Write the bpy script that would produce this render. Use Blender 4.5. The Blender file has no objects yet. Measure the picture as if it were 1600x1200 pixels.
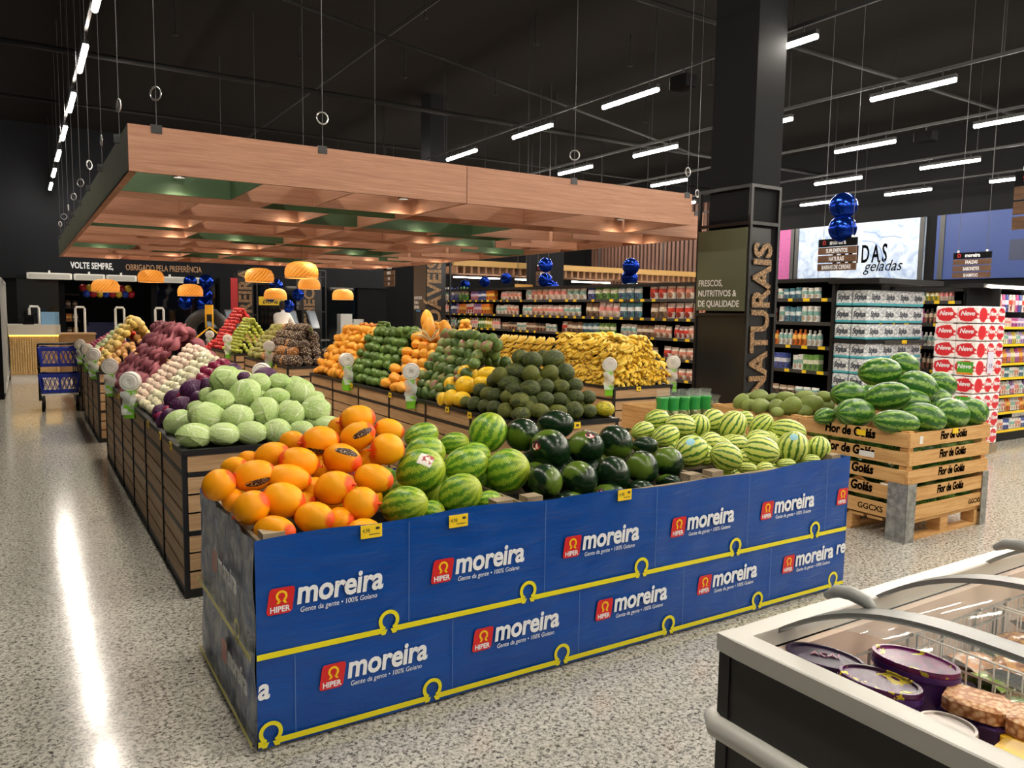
import bpy, math, random
from math import pi, sin, cos, radians, sqrt
from mathutils import Vector, Matrix, Quaternion
random.seed(7)
SC = bpy.context.scene
COL = SC.collection
# ------------------------------------------------------------------ camera, world, exposure
YAW, PITCH, ROLL = radians(32.218), radians(5.4825), radians(-.8447)
_r0 = Vector((cos(YAW), -sin(YAW), 0)); _f0 = Vector((sin(YAW), cos(YAW), 0)); _u0 = Vector((0, 0, 1))
_fw = cos(PITCH)*_f0 - sin(PITCH)*_u0
_dn = -(cos(PITCH)*_u0 + sin(PITCH)*_f0)
RIGHT = cos(ROLL)*_r0 + sin(ROLL)*_dn
DOWN = -sin(ROLL)*_r0 + cos(ROLL)*_dn
UP = -DOWN
cam_data = bpy.data.cameras.new('camera')
cam_data.sensor_fit = 'HORIZONTAL'; cam_data.sensor_width = 36; cam_data.lens = 36*1212.7/1600
cam_data.clip_start = .05; cam_data.clip_end = 200
cam = bpy.data.objects.new('camera', cam_data); COL.objects.link(cam)
_m = Matrix((RIGHT, UP, -_fw)).transposed().to_4x4(); _m.translation = (0, 0, 1.6)
cam.matrix_world = _m
SC.camera = cam
W = bpy.data.worlds.new('world'); SC.world = W; W.use_nodes = True
W.node_tree.nodes['Background'].inputs[0].default_value = (.012, .013, .016, 1)
W.node_tree.nodes['Background'].inputs[1].default_value = .3
SC.view_settings.view_transform = 'Standard'; SC.view_settings.look = 'None'
SC.view_settings.exposure = 1.15; SC.view_settings.gamma = 1.0; SC.view_settings.use_curve_mapping = False
CEIL = 6.2
TUBE_EMIT = 88.0      # linear ceiling tubes
SPOT_W = 28.0         # canopy spot lamps
# ------------------------------------------------------------------ helpers
def c(h, a=1):
    h = h.lstrip('#'); v = [int(h[i:i+2], 16)/255 for i in (0, 2, 4)]
    return tuple([x/12.92 if x <= .04045 else ((x+.055)/1.055)**2.4 for x in v] + [a])
MATS = {}
class NT:
    def __init__(s, m): s.t = m.node_tree; s.b = s.t.nodes['Principled BSDF']
    def n(s, typ, ins=None, **at):
        nd = s.t.nodes.new(typ)
        for k, v in at.items(): setattr(nd, k, v)
        for k, v in (ins or {}).items(): s.set(nd.inputs[k], v)
        return nd
    def set(s, sock, v):
        if isinstance(v, bpy.types.NodeSocket): s.t.links.new(v, sock)
        else: sock.default_value = v
    def m(s, op, a, b=0.0, cc=None):
        ins = {0: a, 1: b}
        if cc is not None: ins[2] = cc
        return s.n('ShaderNodeMath', ins, operation=op).outputs[0]
    def ramp(s, fac, stops, interp='LINEAR'):
        r = s.n('ShaderNodeValToRGB', {0: fac}); r.color_ramp.interpolation = interp
        e = r.color_ramp.elements
        while len(e) < len(stops): e.new(.5)
        for q, (p, col) in zip(e, stops): q.position = p; q.color = c(col) if isinstance(col, str) else col
        return r.outputs[0]
    def mix(s, f, a, b, mode='MIX'):
        x = s.n('ShaderNodeMix', data_type='RGBA', blend_type=mode)
        s.set(x.inputs[0], f)
        s.set(x.inputs[6], c(a) if isinstance(a, str) else a); s.set(x.inputs[7], c(b) if isinstance(b, str) else b)
        return x.outputs[2]
    def obj(s): return s.n('ShaderNodeTexCoord').outputs['Object']
    def uv(s):
        q = s.n('ShaderNodeSeparateXYZ', {0: s.n('ShaderNodeTexCoord').outputs['UV']}); return q.outputs
    def xyz(s, v): return s.n('ShaderNodeSeparateXYZ', {0: v}).outputs
    def pos(s): return s.n('ShaderNodeNewGeometry').outputs['Position']
    def rnd(s): return s.n('ShaderNodeObjectInfo').outputs['Random']
    def map(s, v, scale=(1, 1, 1), loc=(0, 0, 0)):
        return s.n('ShaderNodeMapping', {0: v, 1: loc, 3: scale}).outputs[0]
    def noise(s, v, scale=5, detail=3, rough=.5, dist=0):
        return s.n('ShaderNodeTexNoise', {'Vector': v, 'Scale': scale, 'Detail': detail, 'Roughness': rough, 'Distortion': dist}).outputs[0]
    def vor(s, v, scale=5, feat='F1', out=0):
        return s.n('ShaderNodeTexVoronoi', {'Vector': v, 'Scale': scale}, feature=feat).outputs[out]
    def bump(s, h, st=.3, d=.01):
        s.set(s.b.inputs['Normal'], s.n('ShaderNodeBump', {'Height': h, 'Strength': st, 'Distance': d}).outputs[0])
    def col(s, v): s.set(s.b.inputs['Base Color'], c(v) if isinstance(v, str) else v)
def M(name, col='#808080', rough=.5, metal=0, fn=None, coat=0, trans=0, emit=0, alpha=1, spec=None):
    if name in MATS: return MATS[name]
    m = bpy.data.materials.new(name); m.use_nodes = True
    n = NT(m); b = n.b
    n.col(col); b.inputs['Roughness'].default_value = rough; b.inputs['Metallic'].default_value = metal
    b.inputs['Coat Weight'].default_value = coat; b.inputs['Coat Roughness'].default_value = .08
    b.inputs['Transmission Weight'].default_value = trans; b.inputs['Alpha'].default_value = alpha
    if spec is not None: b.inputs['Specular IOR Level'].default_value = spec
    if emit: b.inputs['Emission Color'].default_value = c(col); b.inputs['Emission Strength'].default_value = emit
    if fn: fn(n)
    MATS[name] = m; return m
class MB:
    def __init__(s): s.v = []; s.f = []; s.uv = []
    def add(s, vs, fs, uvs=None):
        o = len(s.v); s.v += [tuple(v) for v in vs]
        for i, f in enumerate(fs):
            s.f.append([o+k for k in f]); s.uv.append(uvs[i] if uvs else None)
        return s
    def box(s, x0, x1, y0, y1, z0, z1, mat=None):
        vs = [Vector((x, y, z)) for z in (z0, z1) for y in (y0, y1) for x in (x0, x1)]
        if mat: vs = [mat @ v for v in vs]
        return s.add(vs, [(0, 2, 3, 1), (4, 5, 7, 6), (0, 1, 5, 4), (2, 6, 7, 3), (0, 4, 6, 2), (1, 3, 7, 5)],
                     [[(0, 0), (0, 1), (1, 1), (1, 0)]]*2 + [[(0, 0), (1, 0), (1, 1), (0, 1)], [(1, 0), (1, 1), (0, 1), (0, 0)], [(1, 0), (1, 1), (0, 1), (0, 0)], [(0, 0), (1, 0), (1, 1), (0, 1)]])
    def tube(s, pts, r, n=8, cap=True):
        pts = [Vector(p) for p in pts]; rr = r if isinstance(r, (list, tuple)) else [r]*len(pts)
        o = len(s.v); ref = None
        for i, p in enumerate(pts):
            d = (pts[min(i+1, len(pts)-1)] - pts[max(i-1, 0)]).normalized()
            if ref is None: ref = d.orthogonal().normalized()
            ref = (ref - d*ref.dot(d)).normalized(); b = d.cross(ref)
            for k in range(n):
                a = 2*pi*k/n; s.v.append(tuple(p + (ref*cos(a)+b*sin(a))*rr[i]))
        for i in range(len(pts)-1):
            for k in range(n):
                s.f.append([o+i*n+k, o+i*n+(k+1) % n, o+(i+1)*n+(k+1) % n, o+(i+1)*n+k])
                s.uv.append([(k/n, i), ((k+1)/n, i), ((k+1)/n, i+1), (k/n, i+1)])
        if cap:
            s.f.append([o+k for k in range(n)][::-1]); s.uv.append(None)
            s.f.append([o+(len(pts)-1)*n+k for k in range(n)]); s.uv.append(None)
        return s
    def lathe(s, prof, n=16, mat=None, cap=True):
        o = len(s.v)
        for r, z in prof:
            for k in range(n):
                v = Vector((r*cos(2*pi*k/n), r*sin(2*pi*k/n), z)); s.v.append(tuple(mat @ v if mat else v))
        m = len(prof)
        for i in range(m-1):
            for k in range(n):
                s.f.append([o+i*n+k, o+i*n+(k+1) % n, o+(i+1)*n+(k+1) % n, o+(i+1)*n+k])
                s.uv.append([(k/n, i/(m-1)), ((k+1)/n, i/(m-1)), ((k+1)/n, (i+1)/(m-1)), (k/n, (i+1)/(m-1))])
        if cap:
            s.f.append([o+k for k in range(n)][::-1]); s.uv.append(None)
            s.f.append([o+(m-1)*n+k for k in range(n)]); s.uv.append(None)
        return s
    def mesh(s, name, smooth=False, angle=None):
        me = bpy.data.meshes.new(name); me.from_pydata(s.v, [], s.f)
        ul = me.uv_layers.new(name='uv'); i = 0
        for f, uv in zip(s.f, s.uv):
            for k in range(len(f)):
                if uv: ul.data[i].uv = uv[k]
                i += 1
        if smooth: me.polygons.foreach_set('use_smooth', [True]*len(me.polygons))
        me.materials.append(None); me.update()
        if smooth and angle: me.set_sharp_from_angle(angle=radians(angle))
        return me
def put(name, me, mat, parent=None, loc=(0, 0, 0), rot=None, scale=(1, 1, 1)):
    o = bpy.data.objects.new(name, me); COL.objects.link(o)
    o.parent = parent; o.location = loc
    if rot is not None:
        if isinstance(rot, Quaternion): o.rotation_mode = 'QUATERNION'; o.rotation_quaternion = rot
        else: o.rotation_euler = rot
    o.scale = scale
    if mat is not None:
        o.material_slots[0].link = 'OBJECT'; o.material_slots[0].material = mat
    return o
def empty(name, loc=(0, 0, 0), rot=(0, 0, 0)):
    o = bpy.data.objects.new(name, None); COL.objects.link(o); o.location = loc; o.rotation_euler = rot
    o.empty_display_size = .1; return o
def tag(o, label=None, cat=None, group=None, kind=None):
    if label: o['label'] = label
    if cat: o['category'] = cat
    if group: o['group'] = group
    if kind: o['kind'] = kind
    return o
CUBE = MB().box(-.5, .5, -.5, .5, -.5, .5).mesh('unit_block')
def bevel_block(b=.04):
    mb = MB(); a = .5; q = .5-b
    # chamfered block
    vs = []; idx = {}
    def V(*p):
        if p not in idx: idx[p] = len(vs); vs.append(p)
        return idx[p]
    fs = []
    for ax in range(3):
        for sg in (-1, 1):
            u, w = [(1, 2), (2, 0), (0, 1)][ax]
            f = []
            for (su, sw) in ((-1, -1), (1, -1), (1, 1), (-1, 1)):
                p = [0]*3; p[ax] = sg*a; p[u] = su*q; p[w] = sw*q; f.append(V(*p))
            fs.append(f if sg > 0 else f[::-1])
    import itertools
    for ax in range(3):
        u, w = [(1, 2), (2, 0), (0, 1)][ax]
        for su, sw in itertools.product((-1, 1), (-1, 1)):
            def P(s_ax, which):
                p = [0]*3; p[ax] = s_ax*q
                if which == 0: p[u] = su*a; p[w] = sw*q
                else: p[u] = su*q; p[w] = sw*a
                return V(*p)
            f = [P(-1, 0), P(1, 0), P(1, 1), P(-1, 1)]
            fs.append(f if su*sw < 0 else f[::-1])
    for sx, sy, sz in itertools.product((-1, 1), repeat=3):
        f = [V(sx*a, sy*q, sz*q), V(sx*q, sy*a, sz*q), V(sx*q, sy*q, sz*a)]
        fs.append(f if sx*sy*sz > 0 else f[::-1])
    return mb.add(vs, fs)
SOFT = bevel_block(.06).mesh('soft_block')
def blk(name, x0, x1, y0, y1, z0, z1, mat, parent=None, me=None):
    return put(name, me or CUBE, mat, parent, ((x0+x1)/2, (y0+y1)/2, (z0+z1)/2), None, (abs(x1-x0), abs(y1-y0), abs(z1-z0)))
def struct(o): o['kind'] = 'structure'; return o
TXT = {}
def text_me(s, size=.1, bold=0.0, shear=0.0, ext=.0012, align='CENTER', spacing=1.0, xs=1.0):
    k = (s, size, bold, shear, ext, align, spacing, xs)
    if k in TXT: return TXT[k]
    cu = bpy.data.curves.new('lettering', 'FONT'); cu.body = s; cu.size = size; cu.offset = bold; cu.shear = shear
    cu.extrude = ext; cu.align_x = align; cu.space_character = spacing; cu.resolution_u = 3; cu.fill_mode = 'BOTH'
    o = bpy.data.objects.new('lettering', cu); COL.objects.link(o)
    dg = bpy.context.evaluated_depsgraph_get(); dg.update()
    me = bpy.data.meshes.new_from_object(o.evaluated_get(dg)); me.name = 'lettering'
    bpy.data.objects.remove(o); bpy.data.curves.remove(cu)
    if xs != 1:
        for v in me.vertices: v.co.x *= xs
    me.materials.clear(); me.materials.append(None); TXT[k] = me
    return me
FY = (pi/2, 0, 0)            # lettering that faces -Y
FX = (pi/2, 0, -pi/2)        # lettering that faces -X
VY = Matrix(((0, -1, 0), (0, 0, -1), (1, 0, 0))).to_quaternion()   # reads upwards on a face towards -Y
def text(name, s, loc, rot, mat, parent, **k): return put(name, text_me(s, **k), mat, parent, loc, rot)
def ell(name, nu=20, nv=12, fn=None):
    """unit solid of revolution-like body, long axis X, fn(t,a)->(radius factor, x offset, y, z)"""
    vs = [(-1, 0, 0)]; mb = MB()
    for i in range(1, nv):
        th = pi*i/nv; t = -cos(th); r = sin(th)
        for j in range(nu):
            a = 2*pi*j/nu; k = fn(t, a) if fn else 1
            vs.append((t, r*k*cos(a), r*k*sin(a)))
    vs.append((1, 0, 0)); fs = []; uv = []
    for j in range(nu):
        fs.append((0, 1+(j+1) % nu, 1+j)); uv.append([((j+.5)/nu, 0), ((j+1)/nu, 1/nv), (j/nu, 1/nv)])
        for i in range(nv-2):
            a, b = 1+i*nu+j, 1+i*nu+(j+1) % nu
            fs.append((a, b, b+nu, a+nu)); uv.append([(j/nu, (i+1)/nv), ((j+1)/nu, (i+1)/nv), ((j+1)/nu, (i+2)/nv), (j/nu, (i+2)/nv)])
        e = 1+(nv-2)*nu
        fs.append((e+j, e+(j+1) % nu, len(vs)-1)); uv.append([(j/nu, 1-1/nv), ((j+1)/nu, 1-1/nv), ((j+.5)/nu, 1)])
    mb.add(vs, fs, uv); return mb
ORD = ['first', 'second', 'third', 'fourth', 'fifth', 'sixth', 'seventh', 'eighth', 'ninth', 'tenth', 'eleventh', 'twelfth']
def ordn(i): return ORD[i] if i < 12 else '%d%s' % (i+1, {1: 'st', 2: 'nd', 3: 'rd'}.get((i+1) % 10, 'th') if (i+1) % 100 not in (11, 12, 13) else 'th')
def row_labels(L, n, base, where):
    # wording for each fruit of a heap: its row from the front, its place from the left
    def uv(e):
        d = Vector(e[:3])-Vector((0, 0, 1.6)); w = d.dot(_fw); return d.dot(RIGHT)/w, d.dot(DOWN)/w-.0*d.dot(RIGHT)/w
    us = [uv(e) for e in L]; mu = sum(u for u, v in us)/len(us); mv = sum(v for u, v in us)/len(us)
    k = sum((u-mu)*(v-mv) for u, v in us)/max(1e-9, sum((u-mu)**2 for u, v in us))
    idx = sorted(range(len(L)), key=lambda i: -(us[i][1]-k*us[i][0])); out = {}; m = -(-len(L)//n)
    for r in range(n):
        row = sorted(idx[r*m:(r+1)*m], key=lambda i: us[i][0])
        for q, i in enumerate(row): out[i] = '%s, %s from left, %s row up, %s' % (base, ordn(q), ordn(r), where)
    return out
def rq():   # random orientation
    return Quaternion((random.gauss(0, 1), random.gauss(0, 1), random.gauss(0, 1), random.gauss(0, 1))).normalized()
def axq(d, roll=0):   # rotation taking +X to d
    d = Vector(d).normalized(); return d.to_track_quat('X', 'Z') @ Quaternion((1, 0, 0), roll)
# ------------------------------------------------------------------ materials
def f_granite(n):
    p = n.pos()
    a = n.noise(p, 58, 6, .8, .6); b = n.noise(p, 11, 4, .6)
    col = n.ramp(a, [(.38, '#262520'), (.435, '#6a675f'), (.475, '#aaa69a'), (.54, '#cdc9be'), (.7, '#e2ded4')])
    col = n.mix(n.ramp(b, [(.35, '#000000'), (.7, '#ffffff')]), n.mix(.2, col, '#8f8c84'), col)
    n.col(col)
    n.set(n.b.inputs['Roughness'], n.m('ADD', n.m('MULTIPLY', b, .14), .07))
def wood(dark, mid, light, sx=1.2, sy=18, sz=18, seed=0, wear=0):
    def fn(n):
        v = n.n('ShaderNodeVectorMath', {0: n.pos(), 1: n.n('ShaderNodeCombineXYZ', {0: n.m('MULTIPLY', n.rnd(), 37), 1: n.m('MULTIPLY', n.rnd(), 53), 2: 0.0}).outputs[0]}, operation='ADD').outputs[0]
        w = n.noise(n.map(v, (sx, sy, sz)), 2.0, 5, .62, .8)
        w2 = n.noise(n.map(v, (sx*3, sy*4, sz*4)), 3.0, 3, .6)
        f = n.m('ADD', n.m('MULTIPLY', w, .75), n.m('MULTIPLY', w2, .25))
        n.col(n.mix(n.m('MULTIPLY', n.rnd(), .25), n.ramp(f, [(.3, dark), (.5, mid), (.7, light)]), mid))
        n.bump(f, .15, .004)
    return fn
m_floor = M('granite', rough=.16, fn=f_granite)
m_joint = M('floor_joint', '#8d8a82', .6)
m_ceil = M('ceiling_black', '#232120', 1.0, spec=0.0)
m_black = M('black_metal', '#141415', .45)
m_blackm = M('black_matte', '#111112', .85, spec=.1)
m_char = M('charcoal', '#1a1b1d', .75, spec=.12)
m_wall = M('dark_wall', '#222326', .85, spec=.05)
m_white = M('white_plastic', '#e9e7e0', .4)
m_steel = M('steel', '#b8b8b8', .3, 1)
m_canopy = M('canopy_oak', rough=.55, fn=wood('#94624a', '#a9775b', '#bd8d70', 1.0, 3, 26))
m_canopy_y = M('canopy_oak_lengthwise', rough=.55, fn=wood('#94624a', '#a9775b', '#bd8d70', 3, 1.0, 26))
m_green = M('olive_panel', '#66705a', .6, fn=lambda n: n.col(n.mix(n.noise(n.pos(), 3, 3), '#aeb298', '#bcbfa6')))
m_deepgreen = M('green_panel', '#3f5a3a', .5)
m_slat = M('display_wood', rough=.5, fn=wood('#967450', '#b8946b', '#d0b086', 1.0, 3, 30))
m_slat_y = M('display_wood_lengthwise', rough=.5, fn=wood('#967450', '#b8946b', '#d0b086', 3, 1.0, 30))
m_pine = M('pine', rough=.7, fn=wood('#a9793f', '#cf9f62', '#e0ba80', 1.2, 3, 22))
m_pine_y = M('pine_lengthwise', rough=.7, fn=wood('#a9793f', '#cf9f62', '#e0ba80', 3, 1.2, 22))
m_greywood = M('grey_wood', rough=.8, fn=wood('#6d5f4c', '#94836a', '#b3a387', 2, 6, 12))
m_galv = M('galvanised_steel', rough=.5, metal=.7, fn=lambda n: n.col(n.ramp(n.noise(n.pos(), 25, 4), [(.3, '#7f817f'), (.7, '#b9bab6')])))
m_tagy = M('price_yellow', '#f5cf1c', .5)
m_ink = M('tag_ink', '#3a3522', .6)
def f_film(n):
    p = n.pos()
    a = n.noise(n.map(p, (1.2, 1.2, 6)), 3, 4, .6, 1.0); b = n.noise(n.map(p, (3, 3, 2)), 4, 3)
    n.col(n.mix(a, '#003a88', '#004fa6'))
    n.bump(n.m('ADD', a, n.m('MULTIPLY', b, .6)), .35, .02)
m_film = M('blue_printed_film', rough=.28, fn=f_film)
def f_filmside(n):
    p = n.pos(); a = n.noise(n.map(p, (4, 4, 2)), 3, 5, .65, 1.5)
    n.col(n.mix(n.ramp(a, [(.4, '#000000'), (.65, '#ffffff')]), '#7f90b2', '#c9cdd6')); n.bump(a, .8, .03)  # pale noise patches put highlights on the creases into the colour
m_filmside = M('creased_clear_film', rough=.16, fn=f_filmside)
m_print_w = M('print_white', '#eceef0', .35)
m_print_wf = M('print_white_faded', '#f0f1f4', .3)
m_print_y = M('print_yellow', '#e8dc14', .35)
m_print_yf = M('print_yellow_faded', '#d8d04a', .3)
m_print_r = M('print_red', '#d21f22', .35)
m_print_rf = M('print_red_faded', '#b8443c', .3)
m_omega = M('print_gold', '#f6c313', .35)
# fruit materials -------------------------------------------------
def net(n, nu, nv, w=.16):
    u = n.uv(); a = n.m('MULTIPLY', u[0], nu); b = n.m('MULTIPLY', u[1], nv)
    p = n.m('ABSOLUTE', n.m('SINE', n.m('MULTIPLY', n.m('ADD', a, b), pi))); q = n.m('ABSOLUTE', n.m('SINE', n.m('MULTIPLY', n.m('SUBTRACT', a, b), pi)))
    return n.m('LESS_THAN', n.m('MINIMUM', p, q), w)
def f_canary(n):
    x = n.xyz(n.obj())[0]; nt = net(n, 32, 24, .2)
    e = n.ramp(n.m('ADD', n.m('ABSOLUTE', x), n.m('MULTIPLY', n.noise(n.obj(), 2.5), .25)), [(.88, '#000000'), (1.25, '#ffffff')])
    base = n.mix(n.rnd(), '#ffa800', '#ffbc10')
    base = n.mix(n.m('MULTIPLY', n.noise(n.obj(), 3), .4), base, '#e88a0c')
    col = n.mix(n.m('MULTIPLY', nt, .4), base, '#e8760a'); n.col(n.mix(e, col, '#f0561a')); n.bump(nt, .4, .004)
m_canary = M('netted_orange_melon', rough=.42, fn=f_canary, spec=.3)
m_knot = M('net_knot_red', '#ee4a22', .5)
m_sticker = M('sticker_brown', rough=.5, fn=lambda n: n.col(n.ramp(n.noise(n.map(n.obj(), (1, 3, 3)), 4, 4), [(.42, '#2c1610'), (.55, '#4a2517'), (.66, '#d9c9a0')])))
m_stickw = M('sticker_white', rough=.5, fn=lambda n: n.col(n.ramp(n.noise(n.obj(), 3.5, 3), [(.45, '#f3efe6'), (.55, '#f3efe6'), (.6, '#b03a42')])))
m_stickd = M('sticker_disc', rough=.4, fn=lambda n: n.col(n.ramp(n.noise(n.obj(), 3.3, 2), [(.44, '#f2efe8'), (.5, '#c93a3e'), (.58, '#1c1c1e')], 'CONSTANT')))
def stripes(n, k, amp, dark, light, lo=-.2, hi=.35, pale=None, ns=5):
    u = n.uv()[0]; o = n.obj()
    w = n.m('ADD', n.m('MULTIPLY', u, 2*pi*k), n.m('MULTIPLY', n.m('SUBTRACT', n.noise(o, ns, 4, .65), .5), amp))
    s = n.m('SINE', w); f = n.n('ShaderNodeMapRange', {0: s, 1: lo, 2: hi}).outputs[0]
    return n.mix(f, dark, light)
def f_netwm(n):
    col = stripes(n, 12, 9, '#4f8a1e', '#a9c93a', -.7, .5, ns=4); nt = net(n, 32, 26, .26)
    e = n.ramp(n.m('MULTIPLY', n.xyz(n.obj())[0], -1.0), [(.55, '#000000'), (1.0, '#ffffff')])
    col = n.mix(n.m('MULTIPLY', e, .7), col, '#c9cf35')
    n.col(n.mix(n.m('MULTIPLY', nt, .7), col, '#3f6b16')); n.bump(nt, .4, .004)
m_netwm = M('netted_watermelon', rough=.35, fn=f_netwm)
def f_dark(n):
    o = n.obj(); s = n.xyz(o)
    g = n.mix(n.noise(o, 2, 3), '#081c0e', '#143414')
    spot = n.ramp(n.m('ADD', n.m('SUBTRACT', n.m('MULTIPLY', s[0], .75), n.m('MULTIPLY', s[2], .7)), n.m('MULTIPLY', n.noise(o, 3), .5)), [(.8, '#000000'), (1.6, '#ffffff')])
    n.col(n.mix(n.m('MULTIPLY', spot, .8), g, '#5f7a22'))
m_darkwm = M('dark_watermelon', rough=.24, fn=f_dark)
m_strwm = M('striped_watermelon', rough=.33, fn=lambda n: n.col(stripes(n, 13, 5, '#3f7220', n.mix(n.rnd(), '#c3d05c', '#d6da74'), -.75, -.15, ns=4)))
m_bigwm = M('large_watermelon', rough=.3, fn=lambda n: n.col(stripes(n, 9, 8, '#275c1c', n.mix(n.noise(n.obj(), 9, 4), '#3f7d22', '#9aba4c'), -.1, .75, ns=6)))
m_coco = M('green_coconut', rough=.5, fn=lambda n: n.col(n.mix(n.noise(n.obj(), 2.2, 4), n.mix(n.rnd(), '#4a6422', '#748a3a'), '#8f9a4a')))
m_stemb = M('brown_stem', '#5c4b2c', .8)
def f_cabb(n):
    o = n.obj(); v = n.noise(n.map(o, (1.5, 1.5, 6)), 2.2, 5, .6, 1.2)
    n.col(n.ramp(v, [(.3, '#93b853'), (.5, '#bdd286'), (.62, '#d2e0aa'), (.72, '#e8eed0')])); n.bump(v, .5, .01)
m_cabb = M('cabbage_core', rough=.5, fn=f_cabb)
def leafmat(dark, mid, rib):
    def fn(n):
        u = n.uv(); s = n.m('ABSOLUTE', n.m('SUBTRACT', u[0], .5)); t = u[1]
        w = n.m('ADD', n.m('MULTIPLY', n.m('SUBTRACT', t, n.m('MULTIPLY', n.m('POWER', s, .7), 1.0)), 5.0), n.m('MULTIPLY', n.noise(n.obj(), 3, 4), 2.0))
        fr = n.m('ABSOLUTE', n.m('SUBTRACT', n.m('FRACT', w), .5))
        vein = n.m('MAXIMUM', n.m('MULTIPLY', n.m('LESS_THAN', fr, .09), .5), n.m('LESS_THAN', s, .03))
        base = n.mix(n.noise(n.obj(), 3, 4), n.mix(n.rnd(), dark, mid), mid)
        n.col(n.mix(n.m('MULTIPLY', vein, .75), base, rib)); n.bump(n.m('ADD', vein, n.noise(n.obj(), 7, 3)), .45, .006)
    return fn
m_leaf = M('cabbage_leaf', rough=.5, fn=leafmat('#96bd55', '#c0d68e', '#eaf0d2'))
m_rleaf = M('red_cabbage_leaf', rough=.45, fn=leafmat('#3b1538', '#54214e', '#8d6a90'))
m_rcab = M('red_cabbage_core', rough=.45, fn=lambda n: n.col(n.mix(n.noise(n.obj(), 3, 4), '#2c1030', '#5c2855')))
def f_sapo(n):
    o = n.obj(); v = n.noise(n.map(o, (1.2, 5, 5)), 2.5, 5, .7, .6)
    base = n.ramp(v, [(.38, '#151e05'), (.49, '#28360a'), (.57, '#4c5a12'), (.68, '#949a35')])
    sp = n.ramp(n.m('ADD', n.rnd(), n.m('MULTIPLY', n.noise(o, 1.2), .8)), [(.95, '#000000'), (1.5, '#ffffff')])
    n.col(n.mix(n.m('MULTIPLY', sp, .25), base, '#8f9026')); n.bump(v, .6, .01)
m_sapo = M('green_ridged_melon', rough=.5, fn=f_sapo)
m_ymel = M('yellow_melon', rough=.4, fn=lambda n: n.col(n.mix(n.noise(n.obj(), 2, 3), '#f5bd12', '#fbd22c')))
m_gold = M('yellow_green_melon', rough=.5, fn=lambda n: n.col(n.ramp(n.noise(n.map(n.obj(), (1, 4, 4)), 2, 4), [(.35, '#5d6a14'), (.5, '#b9a91c'), (.65, '#d8c529')])))
def simple(name, a, b, rough=.42, sc=2.5, **k):
    return M(name, rough=rough, fn=lambda n: n.col(n.mix(n.m('MULTIPLY', n.noise(n.obj(), sc, 3), .7), n.mix(n.rnd(), a, b), b)), **k)
m_sweet = simple('sweet_potato_skin', '#642a38', '#a85c66', .6, 4)
m_garlic = simple('garlic_skin', '#c9a08c', '#ecd9c4', .5, 3)
m_wonion = simple('white_onion_skin', '#d9cf9a', '#f1ecd0', .35, 2)
m_ronion = simple('red_onion_skin', '#7a1638', '#a83258', .3, 2)
m_onion = simple('tan_onion_skin', '#c98a4a', '#e3b878', .4, 3)
m_pot = simple('potato_skin', '#d9b25a', '#ecd28a', .5, 3)
m_ypot = simple('yellow_potato_skin', '#d8b456', '#e8cc72', .5, 3)
m_tom = simple('tomato_skin', '#cf2a18', '#ee5a32', .25, 2)
m_chay = simple('chayote_skin', '#b6c07c', '#d8dcae', .45, 2)
m_lemon = simple('lemon_skin', '#c9b53a', '#e0cf52', .4, 2)
m_rapple = simple('red_apple_skin', '#a8151f', '#d8393a', .25, 3)
m_gapple = simple('green_apple_skin', '#93a02e', '#b4bd4c', .28, 3)
m_orange = simple('orange_skin', '#d98a1e', '#eeb044', .45, 3)
m_lime = simple('lime_skin', '#2f4a1c', '#6a8a3c', .35, 3)
m_avo = simple('avocado_skin', '#30501c', '#5f7f32', .4, 3)
m_papaya = simple('papaya_skin', '#e58f16', '#f6b03a', .45, 2)
m_mango = M('mango_skin', rough=.4, fn=lambda n: n.col(n.ramp(n.m('ADD', n.m('MULTIPLY', n.noise(n.obj(), 1.6, 3), .8), n.m('MULTIPLY', n.rnd(), .4)), [(.35, '#3a5222'), (.55, '#5f7a3c'), (.72, '#86974f'), (.84, '#a0605a')])))
m_kiwi = simple('olive_fruit_skin', '#6f7434', '#9c9a52', .5, 2)
def f_pine(n):
    u = n.uv(); v = n.n('ShaderNodeCombineXYZ', {0: n.m('MULTIPLY', u[0], 9), 1: n.m('MULTIPLY', u[1], 9), 2: 0.0}).outputs[0]
    d = n.vor(n.obj(), 3.4)
    tint = n.mix(n.m('GREATER_THAN', n.rnd(), .78), '#4a352c', '#b5763c')
    n.col(n.mix(n.ramp(d, [(.24, '#ffffff'), (.33, '#000000')]), tint, '#f0dcb4')); n.bump(n.m('SUBTRACT', 1.0, d), .8, .02)
m_pine_fruit = M('pineapple_skin', rough=.6, fn=f_pine)
m_crown = simple('pineapple_crown', '#8e9a56', '#c9c98e', .5, 2)
def f_ban(n):
    x = n.xyz(n.obj())[0]; e = n.ramp(n.m('ABSOLUTE', x), [(.82, '#000000'), (.97, '#ffffff')])
    b = n.mix(n.noise(n.obj(), 2.5, 4), n.mix(n.rnd(), '#e8b62c', '#f7d85a'), '#f4d04c')
    n.col(n.mix(n.m('MULTIPLY', e, .85), b, '#5b3c16'))
m_ban = M('banana_skin', rough=.45, fn=f_ban)
# ------------------------------------------------------------------ the setting
struct(blk('floor', -6, 30, -8, 34, -.12, -.0012, m_floor))
FLOOR = bpy.data.objects['floor']
tile = MB().box(0, .998, 0, .998, -.01, 0).mesh('floor_tile')
for i in range(-1, 12):
    for j in range(0, 22):
        put('tile', tile, m_floor, None, (i-.3, j+.4, 0))
for o in [o for o in COL.objects if o.name.startswith('tile')]:
    w = o.location.copy(); o.parent = FLOOR
    o.matrix_parent_inverse = Matrix.LocRotScale(FLOOR.location, None, FLOOR.scale).inverted()
struct(blk('ceiling', -6, 30, -8, 34, CEIL, CEIL+.1, m_ceil))
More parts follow.
